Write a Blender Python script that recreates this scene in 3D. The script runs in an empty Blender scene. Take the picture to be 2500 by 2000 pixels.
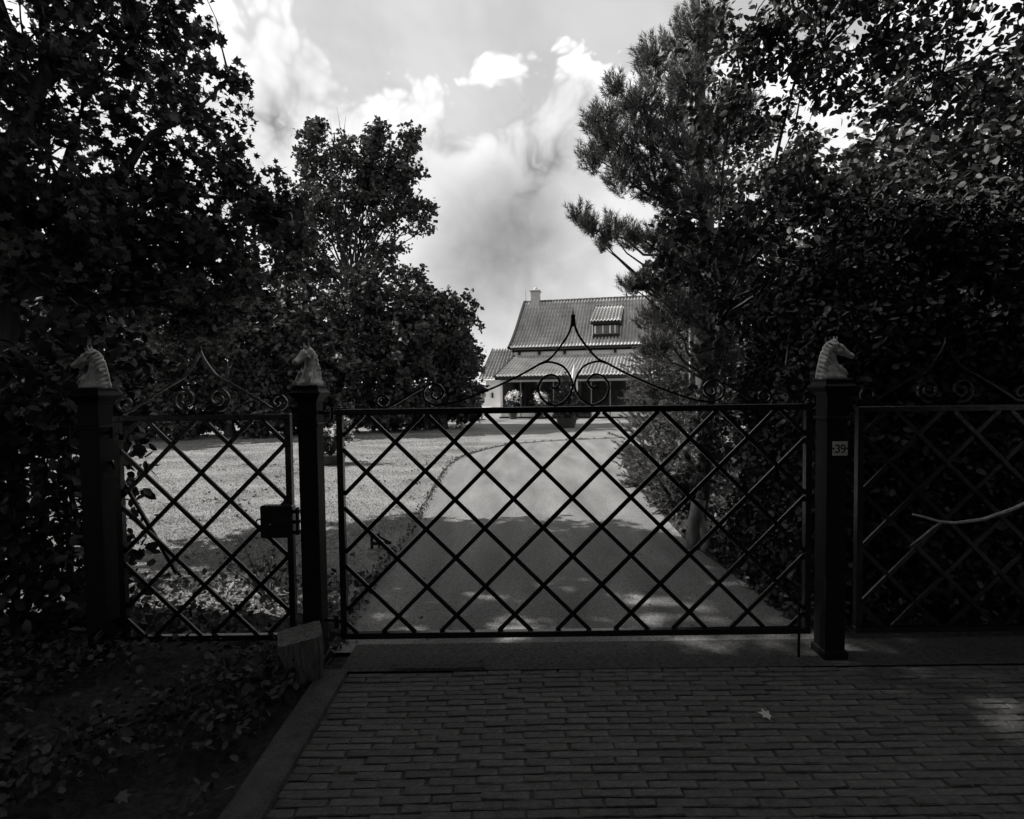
import bpy, math, random
import numpy as np
from mathutils import Vector, Matrix, Euler

random.seed(7)
rng = np.random.default_rng(7)
R = math.radians
scene = bpy.context.scene
COL = scene.collection

# ------------------------------------------------------------------ camera
F_PX, W_PX, H_PX = 1300.0, 2500.0, 2000.0
CAM_H = 1.6
PITCH, ROLL = math.atan(48 / F_PX), -0.0125
cam_rot = Euler((math.pi / 2 - PITCH, 0, 0)).to_matrix() @ Matrix.Rotation(ROLL, 3, 'Z')
cam_d = bpy.data.cameras.new('camera')
cam_d.sensor_width = 36.0
cam_d.lens = 36.0 * F_PX / W_PX
cam_d.clip_start = 0.05
cam_d.clip_end = 2000
cam = bpy.data.objects.new('camera', cam_d)
cam.matrix_world = Matrix.Translation((0, 0, CAM_H)) @ cam_rot.to_4x4()
COL.objects.link(cam)
scene.camera = cam

# ------------------------------------------------------------------ light
SUN_EL = R(43)
SUN_AZ = R(-79)                 # measured from +Y (into the picture) towards +X
sun_vec = Vector((math.sin(SUN_AZ) * math.cos(SUN_EL), math.cos(SUN_AZ) * math.cos(SUN_EL), math.sin(SUN_EL)))
sun_d = bpy.data.lights.new('sun', 'SUN')
sun_d.energy = 4.8
sun_d.angle = R(0.53)
sun_d.color = (1.0, 0.985, 0.97)
sun = bpy.data.objects.new('sun', sun_d)
sun.rotation_euler = sun_vec.to_track_quat('Z', 'Y').to_euler()
sun.location = (-20, 5, 25)
COL.objects.link(sun)

world = bpy.data.worlds.new('World')
scene.world = world
world.use_nodes = True


SKY_A, SKY_B, SKY_EL = (5.61, 6.68, 7.16), (8.48, 6.66, 8.3), 0.585


def build_world():
    nt = world.node_tree
    nt.nodes.clear()
    N, L = nt.nodes, nt.links

    def link(a, b):
        L.new(a, b)

    def math_node(op, a, b=None, c=None, clamp=False):
        n = N.new('ShaderNodeMath')
        n.operation = op
        n.use_clamp = clamp
        for i, v in enumerate((a, b, c)):
            if v is None:
                continue
            if isinstance(v, (int, float)):
                n.inputs[i].default_value = v
            else:
                link(v, n.inputs[i])
        return n.outputs[0]

    def smooth(x, lo, hi):
        n = N.new('ShaderNodeMapRange')
        n.interpolation_type = 'SMOOTHSTEP'
        link(x, n.inputs[0])
        n.inputs[1].default_value = lo
        n.inputs[2].default_value = hi
        return n.outputs[0]

    def noise(vec, scale, detail=6.0, rough=0.55, off=(0, 0, 0), dist=0.0):
        m = N.new('ShaderNodeMapping')
        m.inputs['Location'].default_value = off
        link(vec, m.inputs['Vector'])
        n = N.new('ShaderNodeTexNoise')
        n.noise_dimensions = '2D'
        n.inputs['Scale'].default_value = scale
        n.inputs['Detail'].default_value = detail
        n.inputs['Roughness'].default_value = rough
        n.inputs['Distortion'].default_value = dist
        link(m.outputs[0], n.inputs['Vector'])
        return n.outputs['Fac']

    tc = N.new('ShaderNodeTexCoord')
    vec = tc.outputs['Generated']
    sep = N.new('ShaderNodeSeparateXYZ')
    link(vec, sep.inputs[0])
    el = math_node('ARCSINE', sep.outputs[2])
    az = math_node('ARCTAN2', sep.outputs[0], sep.outputs[1])

    # flat, angle-true map of the sky dome (zenith at 0, horizon at radius 1)
    den = math_node('MAXIMUM', math_node('ADD', sep.outputs[2], 1.0), 0.2)
    flat = N.new('ShaderNodeCombineXYZ')
    link(math_node('DIVIDE', sep.outputs[0], den), flat.inputs[0])
    link(math_node('DIVIDE', sep.outputs[1], den), flat.inputs[1])
    vec = flat.outputs[0]

    sky = N.new('ShaderNodeTexSky')
    sky.sky_type = 'NISHITA'
    sky.sun_disc = False
    sky.sun_elevation = SUN_EL
    sky.sun_rotation = SUN_AZ
    sky.air_density = 1.0
    sky.dust_density = 2.0
    bw = N.new('ShaderNodeRGBToBW')
    link(sky.outputs[0], bw.inputs[0])

    # cumulus: a density field that thins out upward; relief from its change towards the light
    def shifted(v, off):
        n = N.new('ShaderNodeVectorMath')
        n.operation = 'ADD'
        link(v, n.inputs[0])
        n.inputs[1].default_value = off
        return n.outputs[0]

    def density(v, fine):
        big = noise(v, 4.2, 2.0, 0.5, SKY_A, 0.0)
        # warp, then billows: cauliflower heads from a fractal cell field
        wn = N.new('ShaderNodeTexNoise')
        wn.noise_dimensions = '2D'
        wn.inputs['Scale'].default_value = 9.0
        wn.inputs['Detail'].default_value = 2.0
        link(v, wn.inputs['Vector'])
        wv = N.new('ShaderNodeVectorMath')
        wv.operation = 'MULTIPLY_ADD'
        link(wn.outputs['Color'], wv.inputs[0])
        wv.inputs[1].default_value = (0.07, 0.07, 0.0)
        link(v, wv.inputs[2])
        vo = N.new('ShaderNodeTexVoronoi')
        vo.voronoi_dimensions = '2D'
        vo.feature = 'SMOOTH_F1'
        vo.inputs['Scale'].default_value = 9.0
        vo.inputs['Detail'].default_value = 3.0 if fine else 1.0
        vo.inputs['Roughness'].default_value = 0.55
        vo.inputs['Lacunarity'].default_value = 2.3
        vo.inputs['Smoothness'].default_value = 0.45
        mp = N.new('ShaderNodeMapping')
        mp.inputs['Location'].default_value = SKY_B
        link(wv.outputs[0], mp.inputs['Vector'])
        link(mp.outputs[0], vo.inputs['Vector'])
        puff = math_node('SUBTRACT', 0.45, vo.outputs['Distance'])
        d = math_node('ADD', math_node('MULTIPLY', math_node('SUBTRACT', big, 0.5), 1.05), math_node('MULTIPLY', puff, 0.75))
        return d

    # the bank stands to about 27 degrees, higher at either side of the opening above the house
    bank = math_node('MULTIPLY', math_node('SUBTRACT', SKY_EL, el), 4.6)
    d0 = math_node('ADD', density(vec, True), bank)
    d1 = math_node('ADD', density(shifted(vec, (-0.016, -0.036, 0.0)), False), bank)
    mask = smooth(d0, -0.02, 0.13)
    relief = math_node('SUBTRACT', d0, d1)                # > 0 where the light side is open
    thick = smooth(d0, 0.05, 0.75)
    wisp = noise(vec, 5.0, 4, 0.6, (7, 1, 3), 0.2)
    lum = math_node('ADD', 6.9, math_node('MULTIPLY', math_node('MULTIPLY', relief, math_node('MULTIPLY_ADD', thick, -0.82, 1.0)), 6.0))
    lum = math_node('SUBTRACT', lum, math_node('MULTIPLY', thick, 1.2))
    # the shadowed base of the big cloud over the house, ragged by the same field
    wob = math_node('MULTIPLY', density(vec, False), 0.8)
    dx = math_node('ADD', math_node('DIVIDE', math_node('ADD', az, 0.02), 0.14), wob)
    dy = math_node('ADD', math_node('DIVIDE', math_node('SUBTRACT', el, 0.265), 0.16), math_node('MULTIPLY', az, -2.0))
    g = math_node('EXPONENT', math_node('MULTIPLY', math_node('ADD', math_node('MULTIPLY', dx, dx), math_node('MULTIPLY', dy, dy)), -0.9))
    lum = math_node('SUBTRACT', lum, math_node('MULTIPLY', g, 3.3))
    lum = math_node('MAXIMUM', math_node('MINIMUM', lum, 7.6), 1.2)
    clear = math_node('MULTIPLY_ADD', bw.outputs[0], 0.36, 2.9)     # hazy summer sky
    clear = math_node('ADD', clear, math_node('MULTIPLY', smooth(wisp, 0.42, 0.72), 0.8))
    mix = N.new('ShaderNodeMix')
    mix.data_type = 'FLOAT'
    link(mask, mix.inputs[0])
    link(clear, mix.inputs[2])
    link(lum, mix.inputs[3])
    col = N.new('ShaderNodeCombineXYZ')
    for i in range(3):
        link(mix.outputs[0], col.inputs[i])
    bg = N.new('ShaderNodeBackground')
    bg.inputs['Strength'].default_value = 0.1
    link(col.outputs[0], bg.inputs['Color'])
    out = N.new('ShaderNodeOutputWorld')
    link(bg.outputs[0], out.inputs['Surface'])


build_world()
world.cycles.sampling_method = 'MANUAL'
world.cycles.sample_map_resolution = 256
scene.view_settings.view_transform = 'Standard'
scene.view_settings.look = 'None'
scene.view_settings.gamma = 1.0
scene.view_settings.exposure = 0.72
scene.view_settings.use_curve_mapping = False
scene.render.engine = 'CYCLES'
scene.cycles.max_bounces = 4
scene.cycles.diffuse_bounces = 2
scene.cycles.glossy_bounces = 2
scene.cycles.transparent_max_bounces = 4
scene.cycles.use_denoising = True
scene.cycles.use_adaptive_sampling = True
scene.cycles.adaptive_threshold = 0.02


# ------------------------------------------------------------------ helpers
def ray(px, py):
    return cam_rot @ Vector(((px - W_PX / 2) / F_PX, -(py - H_PX / 2) / F_PX, -1.0))


def at(px, py, y):
    d = ray(px, py)
    t = y / d.y
    return Vector((d.x * t, y, CAM_H + d.z * t))


def ground(px, py, z=0.0):
    d = ray(px, py)
    t = (z - CAM_H) / d.z
    return Vector((d.x * t, d.y * t, z))


def tag(o, label=None, cat=None, group=None, kind=None):
    if label:
        o['label'] = label
    if cat:
        o['category'] = cat
    if group:
        o['group'] = group
    if kind:
        o['kind'] = kind
    return o


def thing(name, label, cat, loc=(0, 0, 0), rz=0.0, group=None):
    o = bpy.data.objects.new(name, None)
    o.empty_display_size = 0.1
    COL.objects.link(o)
    o.location = loc
    o.rotation_euler = (0, 0, rz)
    return tag(o, label, cat, group)


def link_mesh(name, me, m, parent=None, smooth=False):
    o = bpy.data.objects.new(name, me)
    COL.objects.link(o)
    if m is not None and not me.materials:
        me.materials.append(m)
    if parent is not None:
        o.parent = parent
    if smooth:
        me.polygons.foreach_set('use_smooth', [True] * len(me.polygons))
    return o


class MB:
    """collects shapes into one mesh"""

    def __init__(self):
        self.v, self.f = [], []

    def add(self, verts, faces):
        n = len(self.v)
        self.v.extend([tuple(p) for p in verts])
        self.f.extend([tuple(i + n for i in q) for q in faces])

    def box(self, c, s, rot=None, bev=0.0):
        c = Vector(c)
        hx, hy, hz = s[0] / 2, s[1] / 2, s[2] / 2
        if bev <= 0:
            pts = [Vector((x, y, z)) for z in (-hz, hz) for y in (-hy, hy) for x in (-hx, hx)]
            fs = [(0, 2, 3, 1), (4, 5, 7, 6), (0, 1, 5, 4), (2, 6, 7, 3), (0, 4, 6, 2), (1, 3, 7, 5)]
        else:
            b = bev
            pts = []
            for z, k in ((-hz, b), (-hz + b, 0), (hz - b, 0), (hz, b)):
                for sx, sy in ((-1, -1), (1, -1), (1, 1), (-1, 1)):
                    pts.append(Vector((sx * (hx - k), sy * (hy - k), z)))
            fs = [(3, 2, 1, 0), (12, 13, 14, 15)]
            for r in range(3):
                for k in range(4):
                    a, d = r * 4 + k, r * 4 + (k + 1) % 4
                    fs.append((a, d, d + 4, a + 4))
        if rot is not None:
            pts = [rot @ p for p in pts]
        self.add([c + p for p in pts], fs)
        return self

    def bar(self, p0, p1, w, t, side=Vector((0, 1, 0))):
        """straight bar, w across, t along side"""
        p0, p1 = Vector(p0), Vector(p1)
        d = (p1 - p0).normalized()
        n = d.cross(side).normalized()
        s = n.cross(d).normalized()
        q = []
        for p in (p0, p1):
            for a, b in ((-1, -1), (1, -1), (1, 1), (-1, 1)):
                q.append(p + n * a * w / 2 + s * b * t / 2)
        self.add(q, [(3, 2, 1, 0), (4, 5, 6, 7), (0, 1, 5, 4), (1, 2, 6, 5), (2, 3, 7, 6), (3, 0, 4, 7)])
        return self

    def tube(self, pts, rad, n=8, cap=True):
        pts = [Vector(p) for p in pts]
        if not hasattr(rad, '__len__'):
            rad = [rad] * len(pts)
        vs, fs = [], []
        ref = Vector((0.13, 0.21, 0.97)).normalized()
        for i, p in enumerate(pts):
            a = pts[max(i - 1, 0)]
            b = pts[min(i + 1, len(pts) - 1)]
            d = (b - a).normalized() if (b - a).length > 1e-9 else Vector((0, 0, 1))
            r = ref if abs(d.dot(ref)) < 0.95 else Vector((1, 0, 0))
            u = d.cross(r).normalized()
            w = d.cross(u).normalized()
            for k in range(n):
                t = 2 * math.pi * k / n
                vs.append(p + u * math.cos(t) * rad[i] + w * math.sin(t) * rad[i])
        for i in range(len(pts) - 1):
            for k in range(n):
                a, b = i * n + k, i * n + (k + 1) % n
                fs.append((a, b, b + n, a + n))
        if cap:
            fs.append(tuple(range(n - 1, -1, -1)))
            fs.append(tuple((len(pts) - 1) * n + k for k in range(n)))
        self.add(vs, fs)
        return self

    def ribbon(self, path, w, t):
        """flat bar bent in the XZ plane: w in plane, t along y; path of (x, z)"""
        n = len(path)
        vs, fs = [], []
        for i, (x, z) in enumerate(path):
            a, b = path[max(i - 1, 0)], path[min(i + 1, n - 1)]
            dx, dz = b[0] - a[0], b[1] - a[1]
            ln = math.hypot(dx, dz) or 1.0
            nx, nz = -dz / ln, dx / ln
            taper = 1.0
            for sa, sb in ((-1, -1), (1, -1), (1, 1), (-1, 1)):
                vs.append((x + nx * sa * w / 2 * taper, sb * t / 2, z + nz * sa * w / 2 * taper))
        for i in range(n - 1):
            for k in range(4):
                a, b = i * 4 + k, i * 4 + (k + 1) % 4
                fs.append((a, b, b + 4, a + 4))
        fs.append((3, 2, 1, 0))
        fs.append(tuple((n - 1) * 4 + k for k in range(4)))
        self.add(vs, fs)
        return self

    def lathe(self, prof, n=20, c=(0, 0, 0), square=False):
        vs, fs = [], []
        for r, z in prof:
            for k in range(n):
                t = 2 * math.pi * k / n
                vs.append((c[0] + r * math.cos(t), c[1] + r * math.sin(t), c[2] + z))
        for i in range(len(prof) - 1):
            for k in range(n):
                a, b = i * n + k, i * n + (k + 1) % n
                fs.append((a, b, b + n, a + n))
        fs.append(tuple(range(n - 1, -1, -1)))
        fs.append(tuple((len(prof) - 1) * n + k for k in range(n)))
        self.add(vs, fs)
        return self

    def mesh(self, name):
        me = bpy.data.meshes.new(name)
        me.from_pydata(self.v, [], self.f)
        me.update()
        return me

    def build(self, name, m, parent=None, smooth=False):
        return link_mesh(name, self.mesh(name), m, parent, smooth)


def tri_mesh(name, V, Fc):
    me = bpy.data.meshes.new(name)
    V = np.ascontiguousarray(V, dtype=np.float32)
    Fc = np.ascontiguousarray(Fc, dtype=np.int32)
    me.vertices.add(len(V))
    me.vertices.foreach_set('co', V.ravel())
    me.loops.add(Fc.size)
    me.loops.foreach_set('vertex_index', Fc.ravel())
    me.polygons.add(len(Fc))
    me.polygons.foreach_set('loop_start', np.arange(0, Fc.size, 3, dtype=np.int32))
    me.update(calc_edges=True)
    return me


# ------------------------------------------------------------------ materials (black-and-white place: greys only)
def mat(name, base, rough=0.8, spec=0.3, var=0.25, scale=8.0, bump=0.0, bscale=40.0, detail=5.0,
        base2=None, stretch=None, metallic=0.0, island=0.0, translucent=0.0, tint=(1.0, 0.985, 0.965), big=0.0, bigscale=0.6, bigstretch=(1, 1, 1)):
    m = bpy.data.materials.new(name)
    m.use_nodes = True
    nt = m.node_tree
    nt.nodes.clear()
    N, L = nt.nodes, nt.links
    out = N.new('ShaderNodeOutputMaterial')
    b = N.new('ShaderNodeBsdfPrincipled')
    b.inputs['Roughness'].default_value = rough
    b.inputs['Specular IOR Level'].default_value = spec
    b.inputs['Metallic'].default_value = metallic
    tc = N.new('ShaderNodeTexCoord')
    vec = tc.outputs['Object']
    if stretch:
        mp = N.new('ShaderNodeMapping')
        mp.inputs['Scale'].default_value = stretch
        L.new(vec, mp.inputs['Vector'])
        vec = mp.outputs[0]
    n = N.new('ShaderNodeTexNoise')
    n.inputs['Scale'].default_value = scale
    n.inputs['Detail'].default_value = detail
    n.inputs['Roughness'].default_value = 0.62
    L.new(vec, n.inputs['Vector'])
    ramp = N.new('ShaderNodeValToRGB')
    lo = base * (1 - var)
    hi = base2 if base2 is not None else base * (1 + var)
    ramp.color_ramp.elements[0].position = 0.3
    ramp.color_ramp.elements[1].position = 0.7
    ramp.color_ramp.elements[0].color = (lo * tint[0], lo * tint[1], lo * tint[2], 1)
    ramp.color_ramp.elements[1].color = (hi * tint[0], hi * tint[1], hi * tint[2], 1)
    L.new(n.outputs['Fac'], ramp.inputs[0])
    colour = ramp.outputs[0]
    if big > 0:
        mp2 = N.new('ShaderNodeMapping')
        mp2.inputs['Scale'].default_value = bigstretch
        L.new(tc.outputs['Object'], mp2.inputs['Vector'])
        nb = N.new('ShaderNodeTexNoise')
        nb.inputs['Scale'].default_value = bigscale
        nb.inputs['Detail'].default_value = 4
        L.new(mp2.outputs[0], nb.inputs['Vector'])
        mrb = N.new('ShaderNodeMapRange')
        mrb.inputs[1].default_value = 0.3
        mrb.inputs[2].default_value = 0.7
        mrb.inputs[3].default_value = 1 - big
        mrb.inputs[4].default_value = 1 + big
        L.new(nb.outputs['Fac'], mrb.inputs[0])
        mb2 = N.new('ShaderNodeVectorMath')
        mb2.operation = 'SCALE'
        L.new(colour, mb2.inputs[0])
        L.new(mrb.outputs[0], mb2.inputs['Scale'])
        colour = mb2.outputs[0]
    if island > 0:
        g = N.new('ShaderNodeNewGeometry')
        mr = N.new('ShaderNodeMapRange')
        mr.inputs[3].default_value = 1 - island
        mr.inputs[4].default_value = 1 + island
        L.new(g.outputs['Random Per Island'], mr.inputs[0])
        mx = N.new('ShaderNodeVectorMath')
        mx.operation = 'SCALE'
        L.new(colour, mx.inputs[0])
        L.new(mr.outputs[0], mx.inputs['Scale'])
        colour = mx.outputs[0]
    L.new(colour, b.inputs['Base Color'])
    if bump > 0:
        n2 = N.new('ShaderNodeTexNoise')
        n2.inputs['Scale'].default_value = bscale
        n2.inputs['Detail'].default_value = 6
        L.new(vec, n2.inputs['Vector'])
        bp = N.new('ShaderNodeBump')
        bp.inputs['Strength'].default_value = bump
        bp.inputs['Distance'].default_value = 0.02
        L.new(n2.outputs['Fac'], bp.inputs['Height'])
        L.new(bp.outputs[0], b.inputs['Normal'])
    if translucent > 0:
        tr = N.new('ShaderNodeBsdfTranslucent')
        L.new(colour, tr.inputs['Color'])
        ms = N.new('ShaderNodeMixShader')
        ms.inputs[0].default_value = translucent
        L.new(b.outputs[0], ms.inputs[1])
        L.new(tr.outputs[0], ms.inputs[2])
        L.new(ms.outputs[0], out.inputs['Surface'])
    else:
        L.new(b.outputs[0], out.inputs['Surface'])
    return m


def mat_glass(name):
    m = bpy.data.materials.new(name)
    m.use_nodes = True
    nt = m.node_tree
    nt.nodes.clear()
    N, L = nt.nodes, nt.links
    out = N.new('ShaderNodeOutputMaterial')
    tr = N.new('ShaderNodeBsdfTransparent')
    tr.inputs[0].default_value = (0.72, 0.72, 0.72, 1)
    gl = N.new('ShaderNodeBsdfGlossy')
    gl.inputs['Roughness'].default_value = 0.03
    fr = N.new('ShaderNodeFresnel')
    fr.inputs['IOR'].default_value = 1.5
    ms = N.new('ShaderNodeMixShader')
    L.new(fr.outputs[0], ms.inputs[0])
    L.new(tr.outputs[0], ms.inputs[1])
    L.new(gl.outputs[0], ms.inputs[2])
    L.new(ms.outputs[0], out.inputs['Surface'])
    return m


M = {}
M['iron'] = mat('black_gloss_iron', 0.055, 0.22, 0.5, 0.4, 30, 0.06, 60, metallic=0.9)
M['post_iron'] = mat('black_post_iron', 0.008, 0.5, 0.10, 0.4, 25, 0.08, 50)
M['horse'] = mat('dull_silver_cast', 0.45, 0.40, 0.5, 0.55, 26, 0.2, 45)
M['plate'] = mat('enamel_plate', 0.62, 0.35, 0.4, 0.12, 40)
M['ink'] = mat('black_ink', 0.008, 0.5, 0.2, 0.1, 20)
M['asphalt'] = mat('asphalt', 0.185, 0.9, 0.2, 0.42, 62, 1.0, 90, 3, big=0.30, bigscale=1.5, bigstretch=(1.7, .3, 1))
M['asphalt_old'] = mat('old_asphalt', 0.065, 0.92, 0.2, 0.55, 55, 0.8, 120, 8)
M['lawn'] = mat('lawn_turf', 0.185, 0.95, 0.1, 0.28, 22.0, 0.8, 60, 8, big=0.30, bigscale=.9, bigstretch=(.6, 1.4, 1))
M['grass'] = mat('grass_blades', 0.24, 0.7, 0.2, 0.15, 5, island=0.12, translucent=0.4, big=0.30, bigscale=.9, bigstretch=(.6, 1.4, 1))
M['soil'] = mat('dark_soil', 0.036, 0.95, 0.1, 0.6, 26, 1.0, 38, 8)
M['brick'] = mat('paving_brick', 0.085, 0.8, 0.3, 0.35, 16, 0.5, 70, 6, island=0.0)
M['joint'] = mat('joint_sand', 0.06, 0.95, 0.1, 0.4, 20, 0.6, 80)
M['kerb'] = mat('concrete_kerb', 0.07, 0.9, 0.2, 0.35, 12, 0.6, 60, 8)
M['stone'] = mat('rough_concrete', 0.13, 0.9, 0.2, 0.5, 14, 0.9, 22, 8, stretch=(3.0, 3.0, 0.35))
M['white'] = mat('white_render', 0.78, 0.8, 0.2, 0.06, 3, 0.1, 40)
M['white_paint'] = mat('white_paint', 0.75, 0.5, 0.35, 0.06, 10)
M['tile'] = mat('clay_pantile', 0.44, 0.75, 0.3, 0.30, 1.1, 0.25, 30, 9)
M['tile_dark'] = mat('dark_slate', 0.05, 0.7, 0.3, 0.3, 4, 0.3, 20)
M['trim_dark'] = mat('dark_trim', 0.018, 0.55, 0.3, 0.3, 6)
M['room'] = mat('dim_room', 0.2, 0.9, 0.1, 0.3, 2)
M['curtain'] = mat('grey_curtain', 0.35, 0.9, 0.1, 0.2, 6)
M['glass'] = mat_glass('window_glass')
M['chimney'] = mat('chimney_brick', 0.42, 0.85, 0.2, 0.2, 12, 0.4, 30)
M['bark'] = mat('bark', 0.055, 0.9, 0.2, 0.45, 10, 0.9, 26, 8, stretch=(1, 1, 0.25))
M['bark_pale'] = mat('pale_bark', 0.2, 0.85, 0.2, 0.4, 12, 0.6, 30, 8, stretch=(1, 1, 0.4))
M['leaf_maple'] = mat('maple_leaf', 0.06, 0.5, 0.2, 0.25, 2, island=0.5, translucent=0.12)
M['leaf_mid'] = mat('garden_tree_leaf', 0.06, 0.5, 0.22, 0.25, 1.5, island=0.5, translucent=0.15)
M['leaf_far'] = mat('dense_tree_leaf', 0.062, 0.55, 0.2, 0.3, 1.0, island=0.5)
M['leaf_near'] = mat('glossy_oval_leaf', 0.05, 0.50, 0.2, 0.25, 2.0, island=0.55, translucent=0.12)
M['leaf_hedge'] = mat('hedge_leaf', 0.04, 0.5, 0.2, 0.3, 3.0, island=0.5)
M['needle'] = mat('pine_needle', 0.085, 0.5, 0.3, 0.3, 2.0, island=0.5, translucent=0.15)
M['juniper'] = mat('juniper_scale', 0.12, 0.6, 0.25, 0.3, 2.0, island=0.5, translucent=0.15)
M['flower'] = mat('white_petal', 0.80, 0.7, 0.2, 0.1, 20, island=0.15)
M['pot'] = mat('dark_clay_tub', 0.05, 0.7, 0.3, 0.3, 12)
M['canvas'] = mat('parasol_canvas', 0.72, 0.85, 0.1, 0.1, 10)
M['canvas_grey'] = mat('grey_canvas', 0.25, 0.85, 0.1, 0.1, 10)
M['fallen'] = mat('dry_leaf', 0.45, 0.7, 0.3, 0.3, 30)
M['fallen_dim'] = mat('dry_leaf_dull', 0.09, 0.7, 0.3, 0.35, 30)
M['lamp_iron'] = mat('lamp_iron', 0.03, 0.35, 0.4, 0.3, 15)
M['lamp_glass'] = mat('lamp_glass', 0.25, 0.15, 0.6, 0.1, 10)
M['twig'] = mat('sunlit_wood_tone', 0.36, 0.8, 0.2, 0.5, 40, 0.5, 60)  # pale tone stands in for sun on the twig


# ------------------------------------------------------------------ foliage
def unit(v):
    return v / np.maximum(np.linalg.norm(v, axis=-1, keepdims=True), 1e-9)


LEAF = {
    'maple': (np.array([(0, 0.35, 0), (0, -0.05, 0), (0.22, 0.08, 0.03), (0.5, 0.12, 0.08), (0.34, 0.36, 0.04), (0.52, 0.66, 0.10),
                        (0.2, 0.60, 0.02), (0, 1.0, -0.06), (-0.2, 0.60, 0.02), (-0.52, 0.66, 0.10), (-0.34, 0.36, 0.04), (-0.5, 0.12, 0.08),
                        (-0.22, 0.08, 0.03)], dtype=np.float32),
              np.array([(0, i, i + 1) for i in range(1, 12)] + [(0, 12, 1)])),
    'oval': (np.array([(0, 0, 0), (0.30, 0.28, 0.06), (0.27, 0.66, 0.06), (0, 1, 0), (-0.27, 0.66, 0.06), (-0.30, 0.28, 0.06)], dtype=np.float32),
             np.array([(0, 1, 2), (0, 2, 3), (0, 3, 4), (0, 4, 5)])),
    'quad': (np.array([(0, 0, 0), (0.34, 0.5, 0.08), (0, 1, 0), (-0.34, 0.5, 0.08)], dtype=np.float32),
             np.array([(0, 1, 2), (0, 2, 3)])),
}


def leaf_mesh(name, P, size, shape, up=0.6, droop=0.0):
    T, Fc = LEAF[shape]
    n = len(P)
    nrm = unit(rng.normal(size=(n, 3)) * 0.75 + np.array([0, 0, up]))
    d = rng.normal(size=(n, 3))
    d[:, 2] -= droop
    d = unit(d - nrm * np.sum(d * nrm, axis=1, keepdims=True))
    s = np.cross(d, nrm)
    V = (s[:, None, :] * T[None, :, 0:1] + d[:, None, :] * T[None, :, 1:2] + nrm[:, None, :] * T[None, :, 2:3])
    V = P[:, None, :] + V * size[:, None, None]
    Fa = Fc[None, :, :] + (np.arange(n) * len(T))[:, None, None]
    return tri_mesh(name, V.reshape(-1, 3), Fa.reshape(-1, 3))


def shoot_needles(name, P, D, length, n_needle, nlen, width, spread=0.9, parts=None):
    """needles set round shoots: P base, D direction (unit)"""
    m = len(P)
    t = rng.random((m, n_needle, 1))
    base = P[:, None, :] + D[:, None, :] * (t * length[:, None, None])
    rd = rng.normal(size=(m, n_needle, 3))
    rd = unit(rd - D[:, None, :] * np.sum(rd * D[:, None, :], axis=2, keepdims=True))
    nd = unit(D[:, None, :] * (0.5 + 0.5 * rng.random((m, n_needle, 1))) + rd * spread)
    ln = nlen * (0.7 + 0.5 * rng.random((m, n_needle, 1)))
    side = unit(np.cross(nd, rng.normal(size=(m, n_needle, 3))))
    a = base - side * width / 2
    b = base + side * width / 2
    c = base + nd * ln
    V = np.stack([a, b, c], axis=2).reshape(-1, 3)
    Fc = np.arange(len(V)).reshape(-1, 3)
    return tri_mesh(name, V, Fc)


def knobbly(blobs, k=5, f=.36):
    out = list(blobs)
    for c, r in blobs:
        for _ in range(k):
            d = Vector((random.gauss(0, 1), random.gauss(0, .6), random.gauss(.25, 1))).normalized()
            out.append((Vector(c) + d * r * random.uniform(.85, 1.05), r * f * random.uniform(.6, 1.15)))
    return out


def blob_points(blobs, per_m2, sub_r, leaf_per, dens=None):
    """sub-cluster centres spread through ellipsoid blobs; then leaves about each"""
    subs = []
    for i, (c, r) in enumerate(blobs):
        k = max(4, int(per_m2 * r * r * (dens[i] if dens else 1.0)))
        d = unit(rng.normal(size=(k, 3)))
        rad = r * (0.30 + 0.70 * rng.random((k, 1)) ** 0.6) * (0.75 + 0.4 * rng.random((k, 1)))
        subs.append(np.array(c)[None, :] + d * rad * np.array([1, 1, 0.92]))
    ctr = np.concatenate([np.repeat(np.array(c)[None, :], len(q), axis=0) for (c, r), q in zip(blobs, subs)])
    subs = np.concatenate(subs)
    # leaves sit along short sprigs that point outward and up
    d = unit(unit(subs - ctr) + np.array([0, 0, .45]) + rng.normal(size=subs.shape) * .45)
    ln = sub_r * (1.4 + 2.4 * rng.random((len(subs), 1)))
    t = rng.random((len(subs), leaf_per, 1)) ** .8
    L = subs[:, None, :] + d[:, None, :] * (t - .45) * ln[:, None, :]
    L = (L + rng.normal(size=L.shape) * sub_r * .48 * (1.15 - .6 * t)).reshape(-1, 3)
    return subs, L


def limb_path(a, b, sag=0.0, wob=0.06, n=5):
    a, b = Vector(a), Vector(b)
    ln = (b - a).length
    pts = []
    for i in range(n + 1):
        t = i / n
        p = a.lerp(b, t)
        p.z += sag * math.sin(math.pi * t) * ln
        if 0 < i < n:
            p += Vector((random.uniform(-1, 1), random.uniform(-1, 1), random.uniform(-1, 1))) * wob * ln
        pts.append(p)
    return pts


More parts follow.
